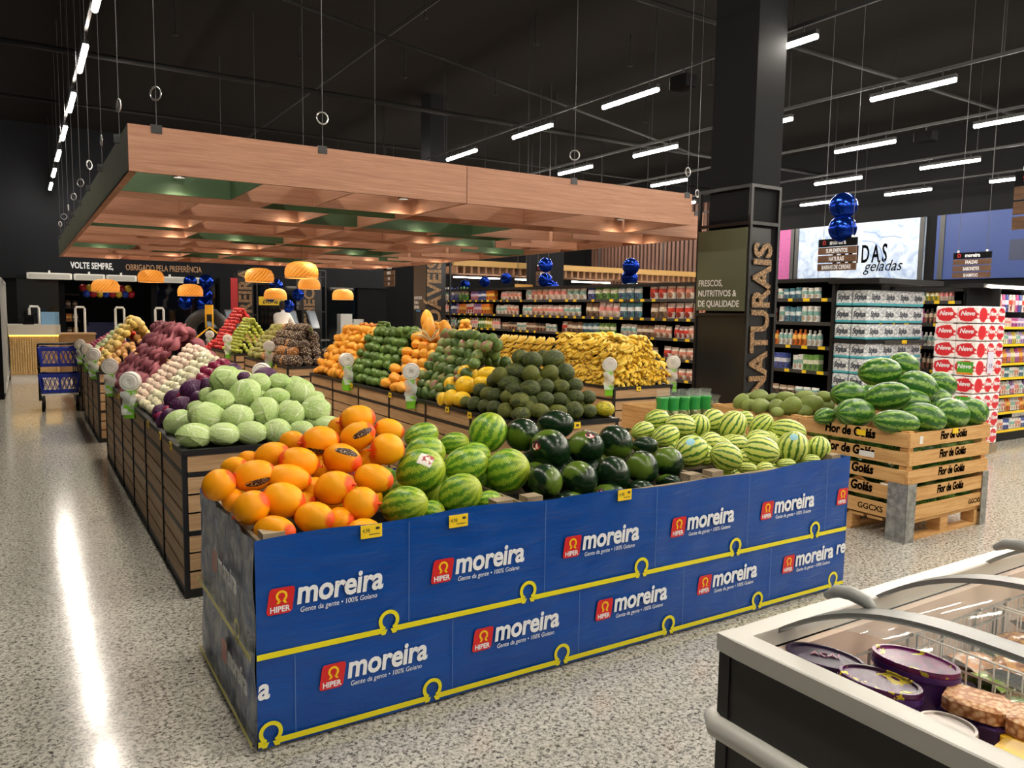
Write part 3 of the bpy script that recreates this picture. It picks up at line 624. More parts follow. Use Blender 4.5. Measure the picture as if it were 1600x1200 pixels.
# ------------------------------------------------------------------ big fruit, one by one
FR={'canary':[(1.28,3.353,1.09,0.083,0.065,10),(1.24,3.248,1.03,0.085,0.063,25),(1.424,3.322,1.034,0.071,0.054,-15),(1.344,3.158,0.977,0.077,0.071,0),(1.067,3.238,1.023,0.082,0.065,5),(1.126,3.127,0.96,0.089,0.063,-15),(1.217,3.004,0.889,0.086,0.061,-10),(0.855,3.219,0.983,0.076,0.055,15),(0.941,3.129,0.962,0.084,0.062,-15),(0.748,3.082,0.934,0.084,0.062,15),(0.609,3.053,0.917,0.065,0.06,35),(0.699,3.205,0.954,0.055,0.038,10),(0.66,3.061,0.851,0.039,0.047,0),(0.874,3.053,0.915,0.092,0.057,-10),(0.824,2.949,0.856,0.085,0.068,-10),(0.7,2.931,0.846,0.071,0.064,30),(1.038,2.978,0.874,0.085,0.069,10),(1.116,2.889,0.82,0.072,0.068,0),(0.914,2.848,0.798,0.08,0.061,-5),(0.753,2.814,0.779,0.09,0.055,0),(1.029,2.89,0.762,0.059,0.054,0),(1.092,2.8,0.735,0.069,0.048,0),(0.98,3.353,1.01,0.06,0.048,0),(0.983,3.067,0.856,0.05,0.05,0),(1.073,3.216,0.91,0.064,0.059,0),(1.221,3.442,1.041,0.05,0.05,0),(0.772,3.275,0.966,0.045,0.034,0),(1.293,3.254,0.913,0.067,0.055,0),(0.937,3.049,0.814,0.05,0.044,0)],'netted':[(1.479,3.099,0.877,0.114,0.104,20),(1.612,3.327,0.904,0.098,0.091,10),(1.656,3.464,0.97,0.089,0.064,15),(1.803,3.395,0.928,0.078,0.058,10),(1.715,3.108,0.881,0.104,0.089,15),(1.891,3.027,0.853,0.107,0.102,20),(1.991,3.381,0.973,0.106,0.099,60),(1.292,2.861,0.796,0.104,0.079,15),(1.57,2.896,0.807,0.101,0.086,30),(1.719,2.9,0.749,0.06,0.054,0),(1.441,2.899,0.74,0.052,0.052,0),(1.871,3.308,0.878,0.084,0.067,0)],'dark':[(2.161,3.324,0.958,0.086,0.093,80),(2.427,3.402,0.981,0.103,0.08,0),(2.214,3.147,0.904,0.107,0.1,-30),(1.997,2.871,0.82,0.082,0.079,-40),(2.43,3.134,0.9,0.087,0.097,100),(2.642,3.153,0.906,0.098,0.089,-40),(2.181,2.854,0.816,0.088,0.082,-40),(2.389,2.861,0.818,0.088,0.082,-50),(2.592,2.881,0.824,0.088,0.082,-50),(2.861,3.163,0.869,0.074,0.049,0),(2.786,2.902,0.83,0.085,0.078,-20),(2.099,2.82,0.74,0.067,0.031,0),(2.331,2.82,0.737,0.083,0.048,0),(2.527,2.82,0.737,0.071,0.044,0),(2.716,2.82,0.75,0.067,0.039,0),(1.992,3.095,0.839,0.059,0.065,0)],'striped':[(3.284,3.532,0.938,0.082,0.063,10),(3.019,3.363,0.91,0.077,0.054,15),(3.089,3.245,0.891,0.087,0.066,20),(3.352,3.396,0.915,0.094,0.072,-5),(3.484,3.379,0.913,0.067,0.075,80),(3.658,3.422,0.92,0.079,0.077,20),(3.713,3.314,0.902,0.098,0.086,60),(3.924,3.265,0.894,0.086,0.067,50),(4.012,3.132,0.872,0.11,0.075,-10),(3.04,2.996,0.849,0.096,0.087,20),(3.374,3.17,0.848,0.073,0.06,0),(3.538,3.121,0.83,0.074,0.056,0),(3.177,2.869,0.828,0.089,0.078,-20),(3.474,2.882,0.83,0.099,0.085,-10),(3.763,3.152,0.845,0.076,0.051,0),(3.746,2.881,0.831,0.094,0.088,80),(3.907,2.831,0.822,0.07,0.068,80),(4.061,3.522,0.896,0.064,0.055,0),(3.432,2.955,0.783,0.054,0.054,0),(3.583,2.8,0.761,0.061,0.034,0),(3.267,2.8,0.769,0.051,0.033,0),(3.802,2.8,0.764,0.055,0.035,0),(3.409,2.8,0.755,0.052,0.037,0),(3.276,3.116,0.789,0.054,0.062,0),(3.557,3.253,0.792,0.066,0.066,0),(3.91,3.137,0.773,0.067,0.067,0)],'bigmelon':[(5.918,3.755,1.135,0.176,0.124,5),(6.392,3.841,1.172,0.154,0.115,-15),(5.509,3.752,0.969,0.156,0.109,0),(5.265,3.519,0.865,0.177,0.114,0),(5.541,3.439,0.983,0.174,0.116,10),(6.047,3.506,1.03,0.164,0.133,-20),(6.405,3.513,1.034,0.143,0.112,-20),(5.214,3.159,0.845,0.172,0.09,-5),(5.515,3.13,0.862,0.156,0.111,-15),(5.853,3.13,0.871,0.173,0.124,-10),(6.177,3.13,0.859,0.111,0.119,-40),(5.161,3.699,0.823,0.101,0.067,10),(5.71,3.707,0.933,0.141,0.113,0),(5.933,3.487,0.903,0.153,0.126,0),(6.273,3.482,0.901,0.144,0.129,0)],'coconut':[(5.221,4.57,0.836,0.073,0.061,60),(5.363,4.504,0.879,0.085,0.058,0),(5.185,4.458,0.824,0.057,0.045,30),(5.191,4.336,0.826,0.082,0.059,0),(5.214,4.194,0.833,0.061,0.058,60),(5.427,4.271,0.897,0.08,0.047,0),(5.265,4.096,0.849,0.083,0.066,40),(5.495,4.14,0.917,0.082,0.044,0),(5.459,4.05,0.866,0.09,0.067,0),(5.363,4.05,0.806,0.086,0.049,0),(5.127,4.113,0.807,0.057,0.037,0),(5.655,4.05,0.841,0.076,0.056,20),(5.626,4.05,0.913,0.062,0.047,0),(5.378,4.367,0.883,0.057,0.036,0),(5.474,4.208,0.862,0.067,0.056,0),(5.404,4.441,0.841,0.068,0.058,0),(5.393,4.623,0.837,0.07,0.059,0),(5.543,4.05,0.803,0.058,0.047,0)],'cabbage':[(1.075,5.13,1.127,0.09,0.078,20),(1.123,4.817,1.066,0.089,0.077,30),(1.233,4.911,1.12,0.065,0.054,0),(1.359,4.913,1.122,0.066,0.049,0),(1.459,4.814,1.064,0.081,0.073,0),(1.305,4.786,1.046,0.072,0.05,0),(0.986,5.226,1.021,0.05,0.05,0),(0.973,4.785,1.04,0.074,0.055,0),(0.878,4.703,0.96,0.096,0.074,-10),(1.032,4.625,0.954,0.084,0.064,0),(1.199,4.66,0.976,0.079,0.076,0),(1.344,4.632,0.958,0.074,0.072,0),(1.505,4.651,0.969,0.081,0.075,0),(0.784,5.034,0.88,0.083,0.071,20),(0.779,4.538,0.876,0.088,0.063,0),(0.927,4.497,0.879,0.079,0.058,0),(1.077,4.493,0.879,0.077,0.06,0),(1.226,4.494,0.878,0.075,0.064,0),(1.366,4.491,0.876,0.069,0.05,0),(1.536,4.519,0.893,0.07,0.045,0),(0.906,5.169,0.953,0.05,0.042,0),(1.469,4.946,1.101,0.058,0.046,0),(1.567,4.817,1.017,0.046,0.042,0),(1.231,4.878,1.03,0.045,0.045,0),(0.859,5.018,0.864,0.066,0.059,0),(1.491,4.656,0.892,0.059,0.052,0),(1.094,4.883,0.985,0.066,0.059,0)],'redcabbage':[(0.956,5.55,1.027,0.075,0.07,0),(0.869,5.677,0.952,0.075,0.071,0),(0.863,5.395,0.947,0.07,0.053,0),(0.767,5.655,0.866,0.05,0.058,0),(0.749,5.375,0.85,0.048,0.049,0),(1.016,5.394,1.077,0.038,0.041,0),(1.157,4.972,1.155,0.037,0.031,0),(1.323,5.097,1.16,0.064,0.039,0)],'sapo':[(3.266,5.062,1.224,0.063,0.067,60),(3.288,4.928,1.214,0.066,0.072,80),(3.611,5.261,1.21,0.059,0.059,0),(3.477,4.933,1.218,0.095,0.071,10),(3.164,4.986,1.124,0.084,0.066,5),(3.187,4.796,1.121,0.066,0.063,80),(3.357,4.798,1.123,0.069,0.06,30),(3.502,4.797,1.123,0.068,0.071,40),(3.089,5.144,1.049,0.067,0.058,20),(3.081,4.92,1.041,0.09,0.06,-5),(3.095,4.663,1.028,0.071,0.063,0),(3.241,4.676,1.039,0.059,0.055,0),(3.372,4.669,1.034,0.063,0.051,0),(3.509,4.674,1.037,0.058,0.052,0),(3.009,5.237,0.968,0.056,0.053,20),(2.995,5.102,0.954,0.057,0.052,30),(2.994,4.984,0.952,0.061,0.056,20),(3.001,4.814,0.96,0.056,0.048,0),(2.99,4.634,0.949,0.072,0.06,0),(3.156,4.565,0.961,0.064,0.052,0),(3.278,4.558,0.956,0.058,0.047,0),(3.431,4.567,0.961,0.062,0.053,0),(3.542,4.558,0.956,0.057,0.051,0),(2.914,5.296,0.872,0.044,0.044,0),(2.915,5.153,0.874,0.059,0.055,20),(2.914,5.006,0.872,0.047,0.051,0),(2.92,4.875,0.878,0.055,0.05,0),(2.913,4.703,0.872,0.055,0.058,0),(2.916,4.502,0.874,0.069,0.048,0),(3.046,4.47,0.892,0.067,0.052,0),(3.198,4.458,0.886,0.063,0.044,0),(3.336,4.451,0.882,0.064,0.062,0),(3.471,4.45,0.87,0.056,0.05,0),(3.616,4.45,0.877,0.071,0.056,0),(3.078,4.61,0.932,0.052,0.052,0),(3.104,4.88,0.982,0.054,0.054,0),(3.418,4.829,1.065,0.055,0.055,0),(3.253,4.813,1.054,0.054,0.054,0),(3.348,4.57,0.904,0.044,0.044,0),(3.015,4.53,0.875,0.042,0.042,0)],'yellow':[(3.111,5.626,1.069,0.086,0.07,-10),(3.126,5.319,1.085,0.086,0.057,0),(3.019,5.499,0.982,0.08,0.074,0),(3.008,5.718,0.972,0.062,0.062,0),(3.062,5.315,1.022,0.067,0.048,0),(2.909,5.528,0.878,0.064,0.07,0),(2.92,5.375,0.887,0.072,0.061,0),(2.89,5.628,0.859,0.054,0.059,0)]}
melon_me = ell('melon', 26, 16, lambda t, a: 1-.05*max(0, t)**3).mesh('melon', True)
canary_me = ell('canary', 28, 18, lambda t, a: 1+.04*t-.06*t*t*(t > 0)+.012*sin(5*a)).mesh('canary_melon', True)
round_me = ell('round', 26, 16, lambda t, a: 1+.01*sin(3*a+2*t)).mesh('round_melon', True)
ridge_me = ell('ridged', 24, 14, lambda t, a: 1+.03*sin(8*a)*(1-t*t)).mesh('ridged_melon', True)
knot_me = MB().tube([(.97, 0, 0), (1.03, 0, .0), (1.09, .01, .02), (1.14, .03, .05)], [.13, .07, .06, .1], 8).mesh('net_knot', True)
stem_me = MB().tube([(.97, 0, 0), (1.04, 0, .0), (1.09, .02, .02)], [.045, .03, .028], 6).mesh('stem', True)
def patch(wa, ha, disc=False, rr=1.015):
    mb = MB(); n = 10; vs = []
    if disc:
        vs.append((rr, 0, 0))
        for q in (1, 2, 3):
            for i in range(20):
                a = 2*pi*i/20; th = wa*q/3*cos(a); ph = ha*q/3*sin(a)
                vs.append((rr*cos(th)*cos(ph), rr*sin(th)*cos(ph), rr*sin(ph)))
        fs = [(0, 1+i, 1+(i+1) % 20) for i in range(20)]
        for q in (0, 1):
            fs += [(1+q*20+i, 21+q*20+i, 21+q*20+(i+1) % 20, 1+q*20+(i+1) % 20) for i in range(20)]
    else:
        for i in range(n+1):
            for k in range(n+1):
                th = wa*(2*i/n-1); ph = ha*(2*k/n-1); vs.append((rr*cos(th)*cos(ph), rr*sin(th)*cos(ph), rr*sin(ph)))
        fs = [(i*(n+1)+k, (i+1)*(n+1)+k, (i+1)*(n+1)+k+1, i*(n+1)+k+1) for i in range(n) for k in range(n)]
    return mb.add(vs, fs).mesh('sticker', True)
PATCH_LONG = patch(.62, .24, True); PATCH_SQ = patch(.3, .26); PATCH_DISC = patch(.26, .26, True)
CAMP = Vector((0, 0, 1.6))
def fruit(name, me, mat, e, label, cat, group, parts=(), roll=None, flip=False, rscale=1.0):
    x, y, z, a, b, th = e
    ax = RIGHT*cos(radians(th)) + UP*sin(radians(th)) + (-_fw)*random.uniform(-.5, .5)
    if flip or random.random() < .5 and not parts: ax = -ax
    q = axq(ax, random.uniform(0, 6.28) if roll is None else roll)
    dvec = (Vector((x, y, z))-CAMP).normalized()
    o = put(name, me, mat, None, Vector((x, y, z))+dvec*b*.25, q, (a*rscale, b*rscale, b*rscale))
    return tag(o, label, cat, group)
def stick(o, me, mat, right=0, up=0, tilt=0):
    w = (CAMP-o.location).normalized() + RIGHT*right + UP*up
    loc = o.rotation_quaternion.inverted() @ w
    loc = Vector((loc.x/o.scale.x, loc.y/o.scale.y, loc.z/o.scale.z)); loc = Vector((loc.x*o.scale.x**2, loc.y*o.scale.y**2, loc.z*o.scale.z**2)).normalized()
    upl = o.rotation_quaternion.inverted() @ UP
    xq = loc; zq = (upl-xq*upl.dot(xq)).normalized(); yq = zq.cross(xq)
    m = Matrix((xq, yq, zq)).transposed().to_quaternion() @ Quaternion((1, 0, 0), tilt)
    return put('sticker', me, mat, o, (0, 0, 0), m)
LB = row_labels(FR['canary'], 5, 'orange netted melon', 'blue bin heap')
for i, e in enumerate(FR['canary']):
    lab = {0: 'topmost orange netted melon of the heap in the blue bin', 1: 'orange netted melon wearing a long brown label strip near the heap top', 5: 'orange netted melon with a brown label across its upper side', 9: 'orange netted melon at the left of the heap with a brown label below', 10: 'leftmost orange netted melon overhanging the bin end', 19: 'orange netted melon behind the front left wooden corner block', 18: 'lowest front orange netted melon touching the blue film', 4: 'orange netted melon left of the labelled one with a label on its underside'}.get(i)
    o = fruit('orange_melon', canary_me, m_canary, e, lab or LB[i], 'melon', 'orange netted melons in the blue bin', flip=(i % 3 == 0))
    if e[3] > .06: put('net_knot', knot_me, m_knot, o)
    if i == 1: stick(o, PATCH_LONG, m_sticker, .1, .1, .45)
    if i == 5: stick(o, PATCH_LONG, m_sticker, .1, .75, -.3)
    if i == 9: stick(o, PATCH_LONG, m_sticker, .25, -.55, .2)
    if i == 4: stick(o, PATCH_LONG, m_sticker, -.1, -.9, -.3)
LB = row_labels(FR['netted'], 3, 'green netted watermelon', 'blue bin heap')
for i, e in enumerate(FR['netted']):
    lab = {0: 'large netted watermelon wearing a white square sticker', 6: 'topmost netted watermelon, yellowish with its blossom end showing', 7: 'netted watermelon at the lower left, beside the orange melons', 8: 'netted watermelon at the film edge left of the wooden blocks', 5: 'netted watermelon beside the dark watermelons'}.get(i)
    o = fruit('netted_watermelon', round_me, m_netwm, e, lab or LB[i], 'watermelon', 'netted watermelons in the blue bin', flip=True)
    put('stem', stem_me, M('stem_tan', '#cdbf8a', .7), o)
    if i == 0: stick(o, PATCH_SQ, m_stickw, .15, .55, -.5)
LB = row_labels(FR['dark'], 4, 'dark watermelon', 'blue bin heap')
for i, e in enumerate(FR['dark']):
    lab = {2: 'large dark watermelon with a round sticker on its left side', 4: 'dark watermelon with a round white sticker on its top', 12: 'half hidden dark watermelon at the film edge with a round sticker', 1: 'topmost dark watermelon at the back of the heap', 10: 'rightmost dark watermelon beside the wooden bin edge'}.get(i)
    o = fruit('dark_watermelon', round_me, m_darkwm, e, lab or LB[i], 'watermelon', 'dark watermelons in the blue bin', flip=False)
    put('stem', stem_me, m_stemb, o)
    if i == 2: stick(o, PATCH_DISC, m_stickd, -.85, .25)
    if i == 4: stick(o, PATCH_DISC, m_stickd, .3, 1.3)
    if i == 12: stick(o, PATCH_DISC, m_stickd, -.1, .3)
LB = row_labels(FR['striped'], 4, 'small striped watermelon', 'blue bin heap')
for i, e in enumerate(FR['striped']):
    lab = {9: 'small striped watermelon with a pale sticker beside the dark ones', 15: 'small striped watermelon with upright stripes and a blue sticker', 16: 'small striped watermelon at the far right end of the blue bin', 7: 'pale yellow small watermelon with faint stripes'}.get(i)
    o = fruit('striped_watermelon', round_me, m_strwm, e, lab or LB[i], 'watermelon', 'striped watermelons in the blue bin')
    if i in (9, 15): stick(o, PATCH_DISC, M('sticker_teal', '#8fc3cf', .4), 0, .8)
# hidden second layer so the heaps are full
random.seed(21)
def under(kind, me, mat, x0, x1, r, lab, n, z=.64):
    for k in range(n):
        x = x0+(k+.5)*(x1-x0)/n
        for y in (2.90, 3.15, 3.4):
            tag(put(kind, me, mat, None, (x+random.uniform(-.02, .02), y+(.03 if k % 2 else 0), z+.12*(y > 3)), rq(), (r*1.05, r, r)), lab, 'melon', lab)
under('orange_melon', canary_me, m_canary, .74, 1.32, .065, 'orange netted melon in the lower layer of the blue bin', 4)
under('netted_watermelon', round_me, m_netwm, 1.36, 1.95, .08, 'netted watermelon in the lower layer of the blue bin', 4)
under('dark_watermelon', round_me, m_darkwm, 2.05, 2.9, .085, 'dark watermelon in the lower layer of the blue bin', 5)
under('striped_watermelon', round_me, m_strwm, 3.05, 3.95, .075, 'striped watermelon in the lower layer of the blue bin', 6, .68)
# ------------------------------------------------------------------ pallet crates on the right
M('stencil_black', '#0b0704', 1.0, spec=0.0)
def crate(x0, x1, y0, y1, H, label, stencil, green=False):
    r = empty('pallet_crate', (x0, y0, 0)); w, d = x1-x0, y1-y0
    zs = [(.155, .255), (.29, .385), (.42, .515), (.55, .645), (.68, H)]
    for (z0, z1) in zs:
        f = blk('front_slat', -.012, w+.012, -.018, 0, z0, z1, m_pine, r); l = blk('side_slat', -.018, 0, 0, d, z0, z1, m_pine_y, r)
        blk('side_slat', w, w+.018, 0, d, z0, z1, m_pine_y, r); blk('back_slat', 0, w, d, d+.018, z0, z1, m_pine, r)
        if stencil and z0 > .2:
            text('stencil', 'Flor de Goiás', (w*.52, -.0195, (z0+z1)/2-.015), FY, M('stencil_black', '#0b0704', 1.0, spec=0.0), r, size=.08, ext=.0004, shear=.1, bold=.0035, xs=.8)
            text('stencil', 'Flor de Goiás', (-.0195, d*.5, (z0+z1)/2-.018), FX, M('stencil_black'), r, size=.092, ext=.0004, shear=.1, bold=.004, xs=.82)
            for xx in (.03, w-.03): blk('nail', xx-.003, xx+.003, -.0195, -.018, (z0+z1)/2-.025, (z0+z1)/2-.019, m_ink, r)
        elif stencil:
            text('stencil', 'GGCXS', (w-.15, -.0195, z0+.03), FY, M('stencil_black'), r, size=.05, ext=.0004, bold=.001)
            text('stencil', 'GGCXS', (-.0195, .25, z0+.03), FX, M('stencil_black'), r, size=.06, ext=.0004, bold=.001)
    for (px_, py_) in ((0, 0), (w-.06, 0), (0, d-.06), (w-.06, d-.06)): blk('corner_post', px_, px_+.06, py_, py_+.06, .1, H+.012, m_pine, r)
    if stencil:
        blk('corner_plate', -.024, -.02, -.026, .12, .0, .42, m_galv, r); blk('corner_plate', -.024, .09, -.026, -.022, .0, .42, m_galv, r)
        blk('corner_plate', w-.06, w+.022, -.026, -.022, .0, .42, m_galv, r)
        blk('stock_label', -.0205, -.0195, .24, .36, .57, .61, m_white, r); blk('stock_label', .1, .14, -.0205, -.0195, .7, .755, m_white, r)
    for yy in (0, d/2-.04, d-.08): blk('pallet_plank', 0, w, yy, yy+.08, 0, .02, m_pine, r)
    for xx in (0, w/2-.05, w-.1):
        for yy in (0, d/2-.05, d-.1): blk('pallet_block', xx, xx+.1, yy, yy+.1, .02, .12, m_pine, r)
    for q in range(6): blk('pallet_plank', 0, w, q*d/6+.01, (q+1)*d/6-.02, .12, .14, m_pine, r)
    return tag(r, label, 'crate')
crate(5.2, 6.24, 3.05, 3.95, .78, 'stencilled pine pallet crate piled high with large watermelons', True)
crate(5.2, 6.24, 3.98, 4.86, .78, 'plain pine crate of green coconuts behind the watermelon crate', False)
for (yy, lab) in ((3.4, 'small yellow price card on the left side of the watermelon crate'), (4.5, 'small yellow price card on the coconut crate')):
    r = empty('price_card', (5.178, yy, .72)); blk('card', -.003, .0, -.035, .035, 0, .04, m_tagy, r); tag(r, lab, 'price tag')
r = empty('price_card', (5.75, 3.03, .745)); blk('card', -.035, .035, -.004, -.001, 0, .04, m_tagy, r); tag(r, 'small yellow price card on the front of the watermelon crate', 'price tag')
LB = row_labels(FR['bigmelon'], 3, 'large watermelon', 'crate heap')
for i, e in enumerate(FR['bigmelon']):
    e = e[:3]+(e[3]*.95, e[4]*.97, e[5])
    lab = {0: 'topmost large watermelon of the crate heap, lying crosswise', 1: 'large watermelon behind the topmost one on the crate heap', 7: 'large watermelon resting on the front corner of the crate', 10: 'rightmost large watermelon on the crate heap', 3: 'large watermelon at the front left of the crate heap'}.get(i)
    fruit('large_watermelon', melon_me, m_bigwm, e, lab or LB[i], 'watermelon', 'large watermelons on the crate')
for k, (z, n) in enumerate(((.26, 4), (.45, 4), (.62, 4))):
    for i in range(n):
        for j, (xx, yy, th) in enumerate(((5.36+i*.24, 3.17, 0), (5.33, 3.17+i*.22, 90))):
            if j and i == 0: continue
            tag(put('large_watermelon', melon_me, m_bigwm, None, (xx+.03*(k % 2), yy, z), (random.random()*6, 0, radians(th+random.uniform(-12, 12))), (.13, .1, .1)), 'large watermelon seen between the crate slats', 'watermelon', 'watermelons inside the crate')
coco_me = ell('coco', 16, 12, lambda t, a: 1-.1*t+.05*cos(3*a)*(1-t*t)).mesh('coconut', True)
LB = row_labels(FR['coconut'], 3, 'green coconut', 'coconut crate')
for i, e in enumerate(FR['coconut']):
    o = fruit('green_coconut', coco_me, m_coco, e, LB[i], 'coconut', 'green coconuts in the crate', rscale=1.12)
    put('stem', stem_me, m_stemb, o, (0, 0, 0), None, (1, 2, 2))
for x in (5.35, 5.5, 5.65, 5.85, 6.05):
    for y in (4.15, 4.4, 4.65):
        tag(put('green_coconut', coco_me, m_coco, None, (x, y, .76), rq(), (.085, .07, .07)), 'green coconut in the lower layer of the coconut crate', 'coconut', 'coconuts in the lower layer')
# ------------------------------------------------------------------ wooden display islands
def island(x0, x1, y0, y1, label, tags=(), H=.82, ztop=1.08, endn=True, front_in=0):
    r = empty('display_island', (x0, y0, 0)); w, d = x1-x0, y1-y0
    n = max(2, round(d/.78)); bw = d/n; p = .022
    zs = []; z = .05; bh = (H-.05-.03-2*.028-4*.012)/7
    for k in range(7):
        zs.append((z, z+bh)); z += bh + (.028 if k in (2, 5) else .012)
    for k in range(n):
        for (a, b) in zs: blk('slat', .002, .018, k*bw+p/2, (k+1)*bw-p/2, a, b, m_slat_y, r)
    for (a, b) in zs:
        blk('slat', p, w-p, .002, .018, a, b, m_slat, r)
    blk('back_panel', p, w-p, d-.018, d-.002, .05, H-.03, m_slat, r); blk('side_panel', w-.018, w-.002, p, d-p, .05, H-.03, m_slat_y, r)
    for k in range(n+1):
        yy = min(max(k*bw, p/2), d-p/2)
        blk('post', -.006, .018, yy-p/2, yy+p/2, 0, H-.03, m_black, r)
        blk('post', w-.018, w+.006, yy-p/2, yy+p/2, 0, H-.03, m_black, r)
    blk('top_rail', -.008, .03, -.008, d+.008, H-.03, H, m_black, r); blk('top_rail', w-.03, w+.008, -.008, d+.008, H-.03, H, m_black, r)
    blk('top_rail', .03, w-.03, -.008, .03, H-.03, H, m_black, r); blk('top_rail', .03, w-.03, d-.03, d+.008, H-.03, H, m_black, r)
    for za, zb in ((zs[2][1], zs[3][0]), (zs[5][1], zs[6][0])):
        blk('mid_rail', 0, .02, p, d-p, za, zb, m_black, r); blk('mid_rail', p, w-p, 0, .02, za, zb, m_black, r)
    blk('plinth', .003, w-.003, .003, d-.003, 0, .05, m_black, r); blk('liner', .019, w-.019, .019, d-.019, .05, H-.05, m_blackm, r)
    e = .16 if endn else .02
    hw = w/2; zi = ztop-.11
    vs = [(.02, .02, H-.04), (w-.02, .02, H-.04), (w-.02, d-.02, H-.04), (.02, d-.02, H-.04), (hw-.06, hw*.95, zi), (hw+.06, hw*.95, zi), (hw+.06, d-hw*.95, zi), (hw-.06, d-hw*.95, zi)]
    put('stepped_deck', MB().add(vs, [(0, 1, 5, 4), (1, 2, 6, 5), (2, 3, 7, 6), (3, 0, 4, 7), (4, 5, 6, 7), (3, 2, 1, 0)]).mesh('deck'), m_blackm, r)
    for (side, t) in tags:
        if side == 'L': blk('price_tag', -.012, -.008, t-.03, t+.03, H-.05, H-.005, m_tagy, r); blk('tag_print', -.0128, -.012, t-.015, t+.01, H-.035, H-.02, m_ink, r)
        else: blk('price_tag', t-.03, t+.03, -.012, -.008, H-.05, H-.005, m_tagy, r); blk('tag_print', t-.01, t+.015, -.0128, -.012, H-.035, H-.02, m_ink, r)
    return tag(r, label, 'display stand')
I1, I2, I3 = (.70, 1.65), (2.87, 3.67), (5.12, 5.92)
island(*I1, 4.41, 9.0, 'near left wooden island with cabbages and sweet potatoes', (('L', .35), ('L', .75), ('L', 1.3), ('L', 3.2)))
island(*I1, 10.0, 12.5, 'second wooden island along the left aisle with potatoes and tomatoes', (('L', .5),))
island(*I1, 13.1, 15.2, 'farthest wooden island along the left aisle', ())
island(*I2, 4.36, 9.05, 'middle wooden island with green melons, mangoes and papayas', (('L', .78), ('L', 1.15), ('L', 2.3), ('L', 3.3), ('F', .42)))
island(*I2, 10.0, 12.3, 'middle wooden island piled with pineapples', (('L', .5),))
island(*I2, 12.95, 15.2, 'middle wooden island piled with apples', ())
island(*I3, 6.15, 9.0, 'right wooden island heaped with bananas', (('F', .32),))
island(*I3, 9.6, 11.9, 'right wooden island piled with oranges behind the bananas', ())
island(*I3, 12.5, 14.3, 'right wooden island piled with limes', ())
# ---- produce meshes
sphere_me = ell('s', 12, 8).mesh('round_fruit', True)
def f_app(t, a): return 1+.05*t
apple_v = ell('apple', 14, 10)
apple_v.v = [(x*(.9 if abs(x) < .85 else .72), y*1.0, z) for x, y, z in apple_v.v]; apple_me = apple_v.mesh('apple', True)
tom_me = ell('tom', 12, 8, lambda t, a: 1+.04*cos(5*a)).mesh('tomato', True)
pot_me = ell('pot', 12, 8, lambda t, a: 1+.08*sin(2*a+t*2)+.05*t).mesh('potato', True)
onion_me = ell('onion', 12, 10, lambda t, a: 1-.22*max(0, t)**2).mesh('onion', True)
garlic_me = ell('garlic', 14, 10, lambda t, a: (1-.35*max(0, t))*(1+.07*cos(7*a))).mesh('garlic_bulb', True)
chay_me = ell('chay', 12, 10, lambda t, a: (1-.25*t)*(1+.06*cos(4*a))).mesh('chayote', True)
mango_b = ell('mango', 16, 10, lambda t, a: 1-.15*t+.08*cos(a)); mango_me = mango_b.mesh('mango', True)
avo_me = ell('avo', 16, 10, lambda t, a: 1-.28*t).mesh('avocado', True)
pap_me = ell('pap', 16, 12, lambda t, a: (1-.25*t)*(1+.05*cos(5*a))).mesh('papaya', True)
lem_me = ell('lem', 12, 10, lambda t, a: 1-.1*abs(t)).mesh('lemon', True)
swp = MB()
sp_pts = [(-1 + 2*i/9, .12*sin(i*.9), .1*sin(i*.6+1)) for i in range(10)]
sp_r = [.06, .3, .62, .86, 1.0, .98, .8, .55, .28, .05]
def scale_tube(mb, pts, rr, n, k):
    mb.tube([(p[0], p[1], p[2]) for p in pts], [q*k for q in rr], n); mb.v = [(x, y/k, z/k) for x, y, z in mb.v]; return mb
sweet_me = scale_tube(swp, sp_pts, sp_r, 10, .34).mesh('sweet_potato', True)
pine_me = ell('pine', 18, 14, lambda t, a: 1.0+.12*(1-t*t)+.03*cos(9*a)).mesh('pineapple_body', True)
crown_b = MB()
for k in range(14):
    a = k*2.4; l = .5+.25*(k % 3); e = .25+.05*(k % 4)
    crown_b.tube([(1, .15*cos(a), .15*sin(a)), (1+l*.6, (.2+e*.5)*cos(a), (.2+e*.5)*sin(a)), (1+l, (.25+e)*cos(a), (.25+e)*sin(a))], [.1, .08, .01], 4)
crown_me = crown_b.mesh('crown', True)
ban_pts = [(-1, .30, 0), (-.9, .18, 0), (-.6, -.06, 0), (-.2, -.2, 0), (.25, -.2, 0), (.62, -.05, 0), (.88, .16, 0), (1, .27, 0)]
ban_me = MB().tube(ban_pts, [.07, .12, .25, .29, .29, .25, .14, .08], 7).mesh('banana', True)
